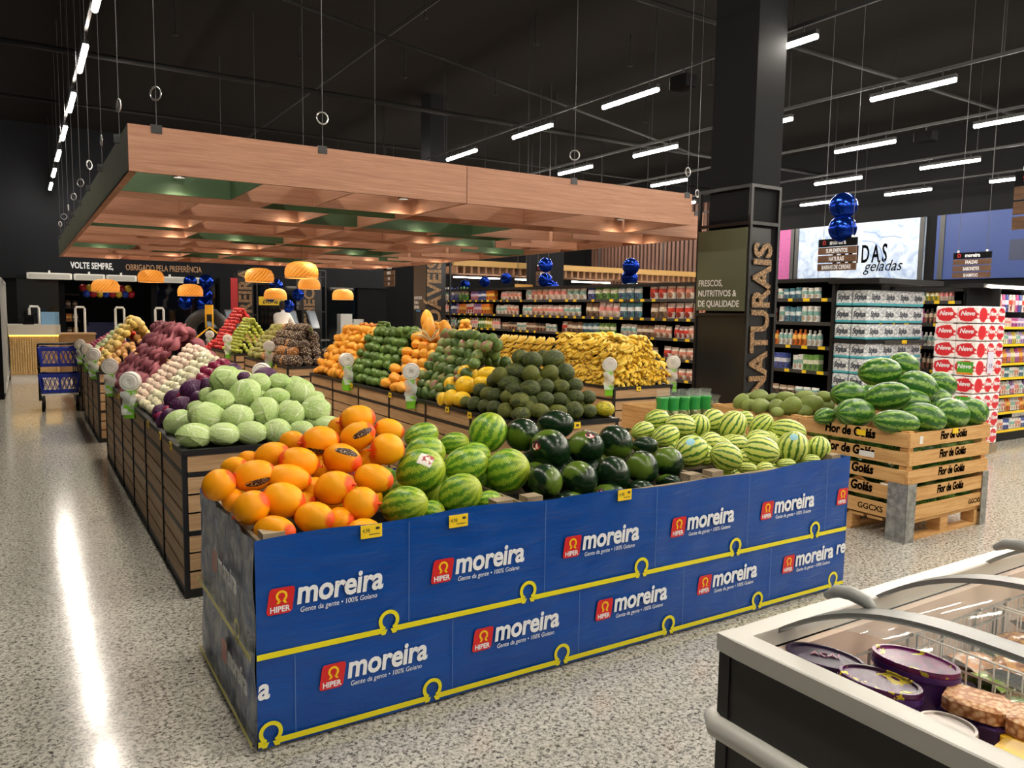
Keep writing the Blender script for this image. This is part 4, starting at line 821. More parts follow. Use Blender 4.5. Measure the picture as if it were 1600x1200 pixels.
def pile(name, me, mat, a, b, isl, y0, y1, H, label, cat, front=False, back=False, orient='rand', zb=.83, rightfrac=.55, gap=1.2, jit=.35, extra=None, wid=.5, rows=99, skip=0.0, xoff=0):
    x0, x1 = isl; hw = (x1-x0)/2
    st = {'rand': (a+b), 'down': 2*b, 'along': 2*a}[orient]*gap
    rr = {'rand': (a+b)/2, 'down': a*.8, 'along': b}[orient]
    zb = zb+b*.7; slope = (H-b*.6-zb)/(hw*.9-b); ang = math.atan(slope)
    ds = 2*rr*(.78 if orient == 'rand' else .93); k = 0; res = []
    while k < rows:
        s = k*ds; z = zb+s*sin(ang); ins = b*1.05+.02+s*cos(ang)
        if ins > hw-b*.2 or z > H: break
        off = (k % 2)*st/2
        ya = y0+(ins if front else b*.5); yb = y1-(ins if back else b*.5)
        n = max(0, int((yb-ya)/st+.5))
        for i in range(n+1):
            yy = ya+off+i*st
            if yy > yb+.01: break
            res.append((x0+ins, yy, z, 'L', ang))
            if z > zb+(H-zb)*rightfrac: res.append((x1-ins, yy, z, 'R', ang))
        if front:
            xa, xb = x0+ins+st*.6, x1-ins
            m = max(0, int((xb-xa)/st+.5))
            for i in range(m+1):
                xx = xa+off+i*st
                if xx <= xb+.01: res.append((xx, y0+ins, z, 'F', ang))
        k += 1
    zt = min(H, zb+k*ds*sin(ang)); n = int((y1-y0-(hw*.9 if front else 0)-(hw*.9 if back else 0))/st)
    for i in range(max(1, n)+1):
        yy = y0+(hw*.9 if front else b*.6)+i*st
        if yy < y1-(hw*.8 if back else b*.3): res.append(((x0+x1)/2, yy, zt, 'T', 0))
    out = []
    for (x, y, z, sd, an) in res:
        if random.random() < skip: continue
        j = lambda: random.uniform(-jit, jit)*b
        dn = {'L': Vector((-cos(an), 0, -sin(an))), 'R': Vector((cos(an), 0, -sin(an))), 'F': Vector((0, -cos(an), -sin(an))), 'T': Vector((0, -1, 0))}[sd]
        if orient == 'down': q = axq(dn+Vector((j()*4, j()*4+random.uniform(-.5, .5), j()*4)), random.uniform(0, 6))
        elif orient == 'along': q = axq(Vector((1 if sd == 'F' else random.uniform(-.25, .25), 0 if sd == 'F' else 1, random.uniform(-.15, .15)))*random.choice((1, -1)), random.uniform(0, 6))
        elif orient == 'out':
            q = axq(dn)
        else: q = rq()
        sc = random.uniform(.88, 1.1)
        mt = random.choice(mat) if isinstance(mat, (list, tuple)) else mat
        o = put(name, me, mt, None, (x+j()*.7+xoff, y+j(), z+j()*.7), q, (a*sc, b*sc, b*sc))
        tag(o, label, cat, label)
        if extra: extra(o, sd, z, zt)
        out.append(o)
    return out
# ---- cabbages, leaf by leaf
def leaf_me(w, t0, t1, rr):
    vs = []; n, m = 10, 12; uv = {}
    for i in range(n+1):
        for k in range(m+1):
            s = 2*i/n-1; t = k/m; wd = w*sin(pi*(.12+.8*t))**.6
            th = t0+(t1-t0)*t; ph = wd*s; lift = rr+.05*abs(s)**3+.03*t**4
            vs.append((lift*cos(th)*cos(ph), lift*sin(ph), lift*sin(th)*cos(ph))); uv[len(vs)-1] = (i/n, t)
    fs = [(i*(m+1)+k, (i+1)*(m+1)+k, (i+1)*(m+1)+k+1, i*(m+1)+k+1) for i in range(n) for k in range(m)]
    return MB().add(vs, fs, [[uv[q] for q in f] for f in fs]).mesh('outer_leaf', True)
LEAVES = [leaf_me(1.05, -1.3, 1.2, 1.01), leaf_me(.95, -1.2, 1.35, 1.03), leaf_me(1.2, -1.4, .9, 1.02)]
cab_me = ell('cab', 20, 12, lambda t, a: 1+.02*sin(4*a+3*t)).mesh('cabbage_head', True)
def cabbage(name, e, core, leaf, label, group, sc=1.1):
    x, y, z, a, b, th = e; q = axq(RIGHT*cos(radians(th))+UP*sin(radians(th)), 0)
    o = put(name, cab_me, core, None, Vector((x, y, z))+(Vector((x, y, z))-CAMP).normalized()*b*.3, q, (a*sc, (a+b)/2*sc, b*sc)); tag(o, label, 'cabbage', group)
    w = o.rotation_quaternion.inverted() @ (CAMP-o.location).normalized()
    for k in range(3):
        d = Vector(w)+Vector((random.uniform(-.8, .8), random.uniform(-.8, .8), random.uniform(-.8, .8)))*(1 if k else .55)
        put('outer_leaf', LEAVES[k], leaf, o, (0, 0, 0), axq(d, random.uniform(0, 6.28)))
    return o
random.seed(5)
LB = row_labels(FR['cabbage'], 5, 'green cabbage', 'near left heap')
for i, e in enumerate(FR['cabbage']):
    lab = {0: 'topmost green cabbage of the heap, left of centre', 14: 'green cabbage at the near left corner of the island', 12: 'rightmost green cabbage with its cut stalk showing', 19: 'lowest right green cabbage behind the orange melons'}.get(i)
    cabbage('green_cabbage', e, m_cabb, m_leaf, lab or LB[i], 'green cabbages on the near left island')
LB = row_labels(FR['redcabbage'], 2, 'dark purple cabbage', 'beside the green heap')
for i, e in enumerate(FR['redcabbage']):
    cabbage('red_cabbage', e, m_rcab, m_rleaf, LB[i], 'red cabbages on the near left island')
for e in [(1.2, 5.25, 1.1, .08, .07, 0), (1.4, 5.3, 1.05, .08, .07, 0), (1.5, 5.0, 1.0, .08, .07, 0)]:
    cabbage('green_cabbage', e, m_cabb, m_leaf, 'green cabbage at the back of the heap on the near left island', 'cabbages at the back of the heap')
pile('red_cabbage', cab_me, m_rcab, .07, .062, I1, 5.3, 5.5, 1.16, 'purple cabbage low in the row behind the green ones', 'cabbage', jit=.2)
pile('red_onion', onion_me, m_ronion, .04, .038, I1, 5.55, 5.85, 1.2, 'glossy red onion in the strip beside the purple cabbages', 'onion')
pile('white_onion', onion_me, m_wonion, .038, .034, I1, 5.85, 6.4, 1.2, 'pale white onion in the strip before the garlic', 'onion')
pile('garlic_bulb', garlic_me, m_garlic, .034, .034, I1, 6.4, 7.0, 1.24, 'pinkish garlic bulb on the near left island', 'garlic', jit=.25)
pile('sweet_potato', sweet_me, m_sweet, .085, .037, I1, 7.0, 8.75, 1.38, 'purple skinned sweet potato in the tall heap', 'sweet potato', orient='down', jit=.7, gap=1.0, back=False, rightfrac=.3)
pile('tan_onion', onion_me, m_onion, .04, .038, I1, 8.75, 9.0, 1.05, 'tan onion at the far end of the near left island', 'onion')
pile('tan_onion', onion_me, m_onion, .042, .04, I1, 10.05, 10.5, 1.2, 'tan onion at the near end of the second left island', 'onion', front=True)
pile('yellow_potato', pot_me, [m_ypot, m_pot], .055, .045, I1, 10.4, 11.2, 1.4, 'pale yellow potato in the second heap of the left aisle', 'potato')
pile('tomato', tom_me, m_tom, .038, .042, I1, 11.2, 11.8, 1.24, 'red tomato in the heap on the second left island', 'tomato')
pile('chayote', chay_me, m_chay, .055, .042, I1, 11.8, 12.5, 1.26, 'pale chayote in the heap on the second left island', 'chayote')
pile('radish', onion_me, m_ronion, .035, .03, I1, 13.15, 14.2, 1.1, 'small red root in the heap on the farthest left island', 'radish', front=True)
pile('lemon', lem_me, m_lemon, .045, .036, (1.3, 1.75), 10.1, 10.7, 1.3, 'yellow lemon in the small heap behind the sweet potatoes', 'lemon', zb=1.05)
# ---- middle island
LB = row_labels(FR['sapo'], 6, 'dark ridged melon', 'middle island heap')
for i, e in enumerate(FR['sapo']):
    if i == 33: fruit('green_melon', ridge_me, m_gold, e, 'yellow green melon at the front right corner of the melon heap', 'melon', None, rscale=1.06)
    else: fruit('green_melon', ridge_me, m_sapo, e, {3: 'topmost dark ridged melon of the heap, lying crosswise'}.get(i, LB[i]), 'melon', 'dark ridged melons on the middle island', rscale=1.08)
LB = row_labels(FR['yellow'], 2, 'bright yellow melon', 'middle island heap')
for i, e in enumerate(FR['yellow']): fruit('yellow_melon', round_me, m_ymel, e, LB[i], 'melon', 'yellow melons on the middle island', rscale=1.06)
for k in range(14):
    tag(put('green_melon', ridge_me, m_sapo, None, (3.05+.11*(k % 5), 4.62+.2*(k//5), .9+.1*(k//5)), rq(), (.07, .062, .062)), 'dark ridged melon buried inside the heap on the middle island', 'melon', 'buried ridged melons')
pile('mango', mango_me, m_mango, .062, .048, I2, 5.5, 6.35, 1.36, 'green and reddish mango in the tall heap on the middle island', 'mango', rightfrac=.3, skip=.0)
pile('papaya', pap_me, m_papaya, .085, .05, I2, 6.35, 7.0, 1.34, 'orange papaya in the heap beside the mangoes', 'papaya', orient='along', gap=1.05)
pile('avocado', avo_me, m_avo, .07, .05, I2, 7.0, 8.05, 1.36, 'green avocado in the stepped rows on the middle island', 'avocado', orient='along', gap=1.05)
pile('yellow_papaya', pap_me, m_papaya, .07, .046, I2, 8.05, 9.0, 1.34, 'golden papaya at the far end of the middle island', 'papaya', orient='rand')
for (x, y, z, lean) in ((3.2, 6.55, 1.42, .1), (3.28, 6.75, 1.49, .0), (3.3, 6.4, 1.40, -.2)):
    tag(put('upright_papaya', pap_me, m_papaya, None, (x, y, z), axq((lean, .1, 1)), (.1, .062, .062)), 'large orange papaya standing upright on the heap top', 'papaya', 'upright papayas on the heap top')
fr = MB()
for k in range(26):
    a = random.uniform(0, 6.28); l = random.uniform(.1, .2); e = Vector((cos(a)*.7, sin(a)*.7, random.uniform(.1, .9))).normalized()*l
    fr.tube([(0, 0, 0), tuple(e*.6+Vector((0, 0, .02))), tuple(e)], [.008, .006, .003], 4)
tag(put('straw_decoration', fr.mesh('straw_decoration'), M('straw', '#efdcae', .7), None, (3.2, 6.5, 1.30)), 'pale straw tuft spread among the upright papayas', 'decoration')
def crown_on(o, sd, z, zt):
    if sd == 'T': put('crown', crown_me, m_crown, o)
pile('pineapple', pine_me, m_pine_fruit, .085, .066, I2, 10.05, 11.5, 1.32, 'pineapple laid with its base outward in the pyramid', 'pineapple', front=True, orient='down', extra=crown_on, jit=.15, gap=1.04)
pile('olive_mango', mango_me, m_kiwi, .06, .045, I2, 11.5, 12.25, 1.28, 'olive green mango behind the pineapples', 'mango')
pile('green_apple', apple_me, m_gapple, .037, .037, I2, 13.0, 14.0, 1.36, 'yellow green apple in the neat pyramid', 'apple', front=True, jit=.12, gap=1.4)
pile('red_apple', apple_me, m_rapple, .04, .04, I2, 14.0, 15.1, 1.52, 'red apple in the tall pyramid', 'apple', back=True, jit=.12, gap=1.4)
pile('red_apple', apple_me, m_rapple, .046, .046, (2.6, 2.95), 13.9, 14.2, 1.0, 'red apple low beside the pyramid', 'apple', jit=.05)
# ---- right islands
def hands(isl, y0, y1, H, label):
    x0, x1 = isl; d = y1-y0; hw = (x1-x0)/2; n = 0
    def hand(p, out, dn):
        r = empty('banana_hand', p); tag(r, label, 'bananas', label)
        side = Vector(out).cross(dn).normalized()
        for k in range(4):
            dv = Vector(out)*random.uniform(.6, 1.0)+Vector(dn)*random.uniform(.35, .8)+side*random.uniform(-.45, .45)
            q = axq(dv, random.uniform(-1.2, 1.2)+pi)
            put('banana', ban_me, m_ban, r, side*((k-1.5)*.03+random.uniform(-.012, .012))+Vector((random.uniform(-.02, .02), random.uniform(-.02, .02), random.uniform(-.032, .032))), q, (random.uniform(.062, .078),)*3)
    rows = 8
    for k in range(rows):
        z = .865+(H-.9)*k/(rows-1); t = k/(rows-1); ins = .05+.16*t**1.5
        m = int((d-.1)/.115); mx = int((x1-x0-2*ins)/.105)
        for i in range(m):
            hand((x0+ins, y0+.08+(i+.5*(k % 2))*.115, z), (-1, 0, .15), (0, 0, -1))
        for i in range(mx+1):
            hand((x0+ins+.03+(i+.5*(k % 2))*.105, y0+ins, z), (0, -1, .15), (0, 0, -1))
    for i in range(int(d/.16)):
        for xx in (x0+.3, (x0+x1)/2+.08, x1-.16): hand((xx, y0+.26+i*.15, H+.02+.02*sin(i*2)), (random.uniform(-.6, .6), -1, .1), (0, 0, -.3))
random.seed(11)
hands((5.14, 5.90), 6.17, 7.6, 1.27, 'hand of yellow bananas in the broad heap on the right island')
put('heap_core', MB().box(5.33, 5.75, 6.38, 8.9, .8, 1.18).mesh('heap_core'), m_blackm, bpy.data.objects['display_island.006'], (-5.12, -6.15, 0))
for k in range(36):
    y = 7.65+.21*(k % 6); rw = k//6; z = .9+.065*rw; x = 5.2+.028*rw
    r = empty('banana_hand', (x, y, z)); tag(r, 'hand of bananas at the far end of the banana heap', 'bananas', 'hands of bananas at the far end')
    for q in range(4): put('banana', ban_me, m_ban, r, (0, (q-1.5)*.035, 0), axq((-.7, random.uniform(-.4, .4), -.6), pi), (.075,)*3)
pile('orange', sphere_me, m_orange, .05, .05, I3, 9.65, 10.5, 1.40, 'golden orange in the pyramid left of the bananas', 'orange', front=True, back=True)
pile('orange', sphere_me, m_orange, .042, .042, I3, 10.5, 11.6, 1.36, 'small orange in the pyramid beside the far column', 'orange', front=True, back=True)
pile('lime', lem_me, m_lime, .04, .034, I3, 12.55, 13.4, 1.32, 'dark green lime in the pyramid beyond the avocados', 'lime', front=True)
pile('orange', sphere_me, simple('tangerine_skin', '#d97a22', '#ec9a48'), .045, .045, I3, 13.4, 14.2, 1.26, 'tangerine in the small heap beyond the limes', 'tangerine')
# ---- bag-roll holders
disc_me = MB().lathe([(.001, -.03), (.02, -.03), (.022, -.04), (.05, -.04), (.055, -.034), (.07, -.034), (.076, -.026), (.076, .026), (.07, .034), (.055, .034), (.05, .04), (.022, .04), (.02, .03), (.001, .03)], 20, Matrix.Rotation(pi/2, 4, 'Y')).mesh('bag_roll', True, 40)
m_roll = M('roll_plastic', '#e2e0da', .4)
m_lime_pl = M('lime_plastic', '#7ecb2b', .4)
m_bag = M('thin_plastic_bag', '#e3e6e0', .25, alpha=.55)
bagm = MB(); _v = []
for i in range(7):
    for k in range(5): _v.append((.02*sin(i*1.3+k), -.05+.025*k+.008*sin(i*2), -.03*i))
bagm.add(_v, [(i*5+k, (i+1)*5+k, (i+1)*5+k+1, i*5+k+1) for i in range(6) for k in range(4)])
bag_me = bagm.mesh('loose_bag', True)
def roll_holder(x, y, ang, label, z=.82, lift=.14):
    r = empty('bag_roll_holder', (x, y, z), (0, 0, ang))
    blk('clamp', -.05, .03, -.04, .04, -.09, .02, m_lime_pl, r, SOFT); blk('stem', -.01, .01, -.01, .01, 0, lift, m_white, r); blk('cradle', -.05, .05, -.03, .03, lift-.03, lift, m_lime_pl, r, SOFT)
    put('bag_roll', disc_me, m_roll, r, (0, 0, lift+.07)); put('loose_bag', bag_me, m_bag, r, (-.06, 0, lift))
    return tag(r, label, 'bag holder')
for (x, y, an, lab) in ((.68, 6.55, 1.1, 'near the white onions'), (.68, 8.2, .6, 'before the sweet potatoes'), (.68, 10.15, .5, 'at the second left island corner'), (.68, 11.3, .9, 'before the tomatoes'), (.68, 12.7, .4, 'at the far end of the left aisle'),
                        (2.84, 7.75, .5, 'before the avocados'), (2.84, 6.15, .9, 'before the papayas'), (2.84, 10.75, .5, 'before the pineapples'), (2.84, 13.3, .5, 'before the green apples'), (2.95, 15.3, .5, 'behind the red apples'),
                        (5.09, 6.2, .9, 'at the left corner of the banana island'), (5.98, 6.2, .4, 'at the right corner of the banana island'), (1.68, 6.6, .7, 'behind the green cabbages')):
    roll_holder(x, y, math.atan2(y, x)+random.uniform(-.35, .35), 'white bag roll on a lime green clamp %s' % lab, lift=.12 if x < .7 else .16)
# bagged herbs in a low crate before the near column
r = empty('herb_crate', (4.72, 4.95, 0))
blk('front_board', 0, .8, 0, .018, .52, .62, m_pine, r); blk('side_board', 0, .018, .018, .6, .52, .74, m_pine_y, r); blk('side_board', .78, .8, .018, .6, .52, .74, m_pine_y, r); blk('back_board', .018, .78, .58, .6, .52, .74, m_pine, r)
blk('tray', .03, .77, .03, .57, .5, .56, M('green_tray', '#1d5a3c', .5), r); blk('stand', .05, .75, .05, .55, 0, .5, m_pine, r)
tag(r, 'pine crate with a green tray holding bagged herbs', 'crate')
herb_me = MB().lathe([(.02, 0), (.05, .01), (.058, .1), (.052, .18), (.058, .22), (.06, .235)], 14).mesh('herb_bag', True)
def f_herb(n):
    z = n.xyz(n.obj())[2]; v = n.noise(n.obj(), 30, 3)
    leafc = n.ramp(v, [(.4, '#5d6b3a'), (.55, '#9aa070'), (.65, '#c9c6a4')])
    n.col(n.mix(n.m('MULTIPLY', n.m('GREATER_THAN', z, .085), n.m('LESS_THAN', z, .135)), n.mix(n.m('MULTIPLY', v, .5), '#1c8a3e', '#46b04c'), leafc))
m_herb = M('herb_bag_print', rough=.2, fn=f_herb, coat=.3)
m_clear = M('clear_bag', '#dfe8df', .15, alpha=.12)
for k in range(5):
    o = put('herb_bag', herb_me, m_herb, None, (4.80+.118*k, 5.1-.015*k, .56), (0, 0, k), (1, 1, 1.2))
    put('bag_top', MB().lathe([(.058, 0), (.05, .03), (.056, .06)], 14, cap=False).mesh('bag_top', True), m_clear, o, (0, 0, .23))
    tag(o, 'green printed herb bag standing in the pine crate', 'herb bag', 'printed herb bags in the crate')
lf = MB()
for k in range(120):
    p = Vector((random.gauss(0, .06), random.gauss(0, .06), random.uniform(0, .2))); d = rq() @ Vector((.03, 0, 0)); s_ = rq() @ Vector((.014, 0, 0))
    lf.add([p, p+d*.5+s_, p+d, p+d*.5-s_], [(0, 1, 2, 3)])
lfm = lf.mesh('leafy_bunch')
for k, (x, y) in enumerate(((5.42, 5.15), (5.5, 5.35))):
    o = put('leafy_bunch', lfm, simple('herb_leaf', '#3f6a2c', '#7f9a58', .6), None, (x, y, .57), (0, 0, k)); tag(o, 'clear bag of loose green leaves beside the printed herb bags', 'herbs', 'bags of loose leaves')
    put('clear_bag', MB().lathe([(.06, 0), (.11, .03), (.12, .12), (.1, .22), (.12, .26)], 14, cap=False).mesh('clear_bag', True), m_clear, o)
# ------------------------------------------------------------------ hanging wooden canopy
random.seed(3)
CX0, CX1, CY0, CY1, CZ0, CZ1 = .65, 5.92, 5.95, 17.7, 2.5, 2.815
can = empty('wooden_canopy', (CX0, CY0, CZ0))
def cb(name, x0, x1, y0, y1, mat, z0=CZ0, z1=CZ1): return blk(name, x0-CX0, x1-CX0, y0-CY0, y1-CY0, z0-CZ0, z1-CZ0, mat, can)
MX = 3.265
cb('front_fascia', CX0, MX-.003, CY0, CY0+.03, m_canopy); cb('front_fascia', MX+.003, CX1, CY0, CY0+.03, m_canopy)
ys = [CY0+.03, 8.3, 10.65, 13.0, 15.35, CY1]
for a, b in zip(ys, ys[1:]):
    cb('side_fascia', CX0, CX0+.012, a+.002, b-.002, m_green); cb('side_lining', CX0+.012, CX0+.03, a, b, m_canopy_y)
cb('side_trim', CX0, CX0+.05, CY0+.03, CY1, m_canopy_y, CZ0-.004, CZ0+.012)
cb('back_fascia', CX0, 7.1, CY1-.03, CY1, m_canopy)
cb('centre_beam', MX-.02, MX+.02, CY0+.03, CY1-.03, m_canopy_y)
cb('right_fascia', CX1-.03, CX1, CY0+.03, 6.95, m_canopy_y); cb('step_fascia', CX1-.03, 7.12, 6.95, 6.98, m_canopy)
cb('outer_fascia', 7.09, 7.12, 6.98, CY1-.03, m_canopy_y)
cells = []
def grid(x0, x1, y0, y1, s):
    y = y0; k = s; wide = True
    while y < y1-.3:
        yb = min(y+(1.05 if wide else .42), y1)
        if y1-yb < .35: yb = y1
        n = {0: [.34, .62], 1: [.48], 2: [.27, .74], 3: [.55], 4: [.4, .8]}[k % 5] if (x1-x0) > 1.5 else ([.5] if k % 2 else [])
        xs = [x0]+[x0+(x1-x0)*f for f in n]+[x1]
        for i, (a, b) in enumerate(zip(xs, xs[1:])):
            green = (k*3+i*2+s) % 5 == 0 or (k == s and i == 0 and x0 < 1)
            cells.append((a, b, y, yb, green, wide))
            if yb < y1: cb('cross_board', a, b, yb-.02, yb, m_deepgreen if green else m_canopy)
            if i < len(xs)-2: cb('cell_board', b-.01, b+.01, y, yb-.02, m_deepgreen if green else m_canopy_y, CZ0+.004)
        y = yb; k += 1; wide = not wide
grid(CX0+.03, MX-.02, CY0+.03, CY1-.03, 0); grid(MX+.02, CX1-.03, CY0+.03, CY1-.03, 1); grid(CX1, 7.09, 6.98, CY1-.03, 2)
# hooks and cables
m_cable = M('cable_grey', '#4a4a4c', .5)
ring_me = MB().tube([(0, .045*cos(a), .045*sin(a)) for a in [i*2*pi/12 for i in range(13)]], .006, 5).mesh('cable_ring', True)
for (x, y) in [(CX0+.18, CY0), (2.0, CY0), (4.4, CY0), (5.85, CY0), (7.0, 6.95)]+[(CX0, CY0+.5+1.45*k) for k in range(8)]+[(MX, 8+2.5*k) for k in range(4)]:
    blk('hook_plate', x-CX0-.035, x-CX0+.035, y-CY0-.006, y-CY0+.04, CZ1-CZ0-.045, CZ1-CZ0+.012, m_black, can)
    put('cable_ring', ring_me, m_steel, can, (x-CX0, y-CY0, CZ1-CZ0+.22), (0, 0, random.uniform(0, 3)))
    put('cable', MB().tube([(0, 0, 0), (0, 0, CEIL-CZ1)], .0025, 5).mesh('cable'), m_cable, can, (x-CX0, y-CY0, CZ1-CZ0))
tag(can, 'suspended oak lattice canopy with olive side panels above the produce islands', 'canopy')
# spot lamps inside the lattice
spot_b = MB().lathe([(.001, .14), (.045, .14), (.05, .12), (.05, 0), (.044, 0), (.04, .03), (.001, .03)], 16).mesh('lamp_body', True, 40)
spot_l = MB().lathe([(.001, .012), (.042, .012)], 16, cap=False).mesh('lamp_lens')
m_lens = M('lamp_lens', '#fff0d8', .4, emit=25)
n_s = 0
for i, (a, b, y0, y1, g, wide) in enumerate(cells):
    if not wide or b-a < .7: continue
    if (i % 2) and not g: continue
    x = b-.16 if not g else (a+b)/2; y = y1-.17
    r = empty('spot_lamp', (x, y, 2.62)); put('body', spot_b, m_black, r); put('lens', spot_l, m_lens, r)
    blk('arm', -.01, .01, -.01, .01, .14, .195, m_black, r)
    tag(r, 'black cylinder spot lamp set inside a canopy cell', 'spot lamp', 'spot lamps in the canopy')
    ld = bpy.data.lights.new('spot_light', 'SPOT'); ld.energy = SPOT_W; ld.spot_size = radians(128); ld.spot_blend = .9; ld.shadow_soft_size = .04; ld.color = (1.0, .86, .68)
    lo = bpy.data.objects.new('spot_light', ld); COL.objects.link(lo); lo.parent = r; lo.location = (0, 0, .0); n_s += 1
# ---- bamboo pendant lamps
m_bamboo = M('bamboo_weave', rough=.6, fn=lambda n: (n.col(n.ramp(n.m('ABSOLUTE', n.m('SINE', n.m('ADD', n.m('MULTIPLY', n.uv()[0], 140), n.m('MULTIPLY', n.uv()[1], 60)))), [(.2, '#9a5212'), (.6, '#e39a3c')])), n.set(n.b.inputs['Emission Color'], n.ramp(n.m('ABSOLUTE', n.m('SINE', n.m('ADD', n.m('MULTIPLY', n.uv()[0], 70), n.m('MULTIPLY', n.uv()[1], 34)))), [(.2, '#8a3a08'), (.7, '#f09a38')])), n.set(n.b.inputs['Emission Strength'], .38)))
m_bulb = M('bulb', '#ffd9a0', .4, emit=12)
shade_me = MB().lathe([(.03, .2), (.12, .195), (.2, .165), (.238, .11), (.245, .05), (.235, 0), (.228, 0), (.236, .05), (.228, .11), (.19, .157), (.12, .185), (.03, .19)], 28, cap=False).mesh('shade', True)
rim_me = MB().tube([(.238*cos(a), .238*sin(a), 0) for a in [i*2*pi/28 for i in range(29)]], .008, 5, False).mesh('shade_rim', True)
for (x, y, z, lab) in ((1.35, 16.6, 1.82, 'lowest at the left, above the second left heap'), (2.19, 17.0, 2.04, 'before the slogan wall, next to the blue balloons'), (2.92, 17.0, 1.78, 'in front of the blue balloon bunch'), (3.55, 14.0, 2.02, 'above the red apples'), (3.53, 11.5, 2.02, 'nearest and largest, above the pineapples'), (4.75, 17.4, 1.75, 'low behind the lamp above the apples'), (5.45, 17.2, 1.99, 'partly hidden behind the largest lamp'), (6.3, 17.4, 1.77, 'rightmost, above the limes')):
    r = empty('pendant_lamp', (x, y, z)); put('shade', shade_me, m_bamboo, r, (0, 0, 0), None, (1, 1, 1.2)); put('rim', rim_me, M('bamboo_rim', '#d9a869', .6), r)
    put('bulb', ell('b', 10, 8).mesh('bulb', True), m_bulb, r, (0, 0, .09), None, (.03, .03, .03)); put('cord', MB().tube([(0, 0, .2), (0, 0, CZ0+.2-z)], .003, 5).mesh('cord'), m_black, r)
    tag(r, 'woven bamboo pendant lamp, %s' % lab, 'pendant lamp')
    ld = bpy.data.lights.new('pendant_light', 'POINT'); ld.energy = 3; ld.shadow_soft_size = .05; ld.color = (1, .75, .45)
    lo = bpy.data.objects.new('pendant_light', ld); COL.objects.link(lo); lo.parent = r; lo.location = (0, 0, .02)
# ------------------------------------------------------------------ gondolas with goods
random.seed(9)
SHZ = (.15, .56, .875, 1.19, 1.495, 1.795)
m_strip_d = M('shelf_strip', '#3c3b3a', .5)
def gondola(x0, x1, y0, y1, top, label, faces='L', shelves=SHZ, bay=1.25, tagstep=.26):
    r = empty('shelf_gondola', (x0, y0, 0)); w, d = x1-x0, y1-y0
    blk('back_panel', w/2-.02, w/2+.02, .02, d, 0, top, m_blackm, r); blk('plinth', .03, w-.03, 0, d, 0, .12, m_black, r)
    blk('cap', 0, w, 0, d, top, top+.05, m_black, r) if top > 1.9 else None
    n = round(d/bay)
    for k in range(n+1):
        y = min(d-.03, k*d/n); blk('upright', w/2-.06, w/2+.06, y, y+.03, 0, top, m_black, r)
    blk('end_panel', .05, w-.05, -.01, .015, 0, top, m_black, r)
    for z in shelves:
        blk('shelf', .02, w/2, .015, d, z-.03, z, m_black, r); blk('price_rail', .005, .02, .015, d, z-.04, z+.005, m_strip_d, r)
        if z > .3:
            m = int(d/tagstep)
            for q in range(m):
                if random.random() < .82: blk('price_tag', 0.0, .006, .1+q*tagstep, .1+q*tagstep+random.uniform(.06, .1), z-.037, z+.003, m_tagy, r)
    return tag(r, label, 'shelving')
gondola(8.5, 9.5, 6.05, 18.2, 2.0, 'long black gondola of packaged groceries behind the produce')
# ---- goods: bag, pouch, bottle, box, jar
def bag_mesh():
    vs = []; nx, nz = 6, 8
    for s in (-1, 1):
        for i in range(nx+1):
            for k in range(nz+1):
                u = 2*i/nx-1; v = k/nz; t = .5*(1-u*u)**.5*(sin(pi*min(1, .08+v*.97))**.5 if v < .98 else .02)
                vs.append((s*t, u*.5*(1-.06*sin(pi*v)), v))
    fs = []; o = (nx+1)*(nz+1)
    for i in range(nx):
        for k in range(nz):
            a = i*(nz+1)+k
            fs.append((a, a+1, a+nz+2, a+nz+1)); fs.append((o+a, o+a+nz+1, o+a+nz+2, o+a+1))
    return MB().add(vs, fs).mesh('goods_bag', True)
BAG = bag_mesh()
BOTTLE = MB().lathe([(.3, 0), (.48, .02), (.5, .1), (.5, .55), (.42, .7), (.2, .82), (.17, .88), (.2, .885), (.2, 1), (.001, 1)], 12).mesh('goods_bottle', True, 40)
JAR = MB().lathe([(.45, 0), (.5, .03), (.5, .8), (.42, .84), (.46, .85), (.46, 1), (.001, 1)], 12).mesh('goods_jar', True, 40)
BOXM = MB().box(-.5, .5, -.5, .5, 0, 1).mesh('goods_box')
def pack_mat(name, base, band, spot, top=None):
    def fn(n):
        s = n.xyz(n.obj()); o = n.obj()
        g = n.noise(n.map(o, (2, 2, 2)), 1.8, 3)
        col = n.mix(n.m('MULTIPLY', n.m('GREATER_THAN', s[2], .42), n.m('LESS_THAN', s[2], .68)), base, band)
        dd = n.m('ADD', n.m('POWER', n.m('MULTIPLY', s[1], 2.6), 2.0), n.m('POWER', n.m('MULTIPLY', n.m('SUBTRACT', s[2], .25), 4.2), 2.0))
        col = n.mix(n.m('LESS_THAN', dd, .6), col, spot)
        fine = n.noise(n.n('ShaderNodeVectorMath', {0: n.map(o, (6, 6, 9)), 1: n.n('ShaderNodeCombineXYZ', {0: n.m('MULTIPLY', n.rnd(), 50), 1: 0.0, 2: 0.0}).outputs[0]}, operation='ADD').outputs[0], 1.5, 4)
        col = n.mix(n.ramp(fine, [(.55, '#000000'), (.62, '#ffffff')]), col, n.mix(.5, band, spot))
        if top: col = n.mix(n.m('GREATER_THAN', s[2], .86), col, top)
        n.col(col)
    return M('pack_'+name, rough=.35, fn=fn)
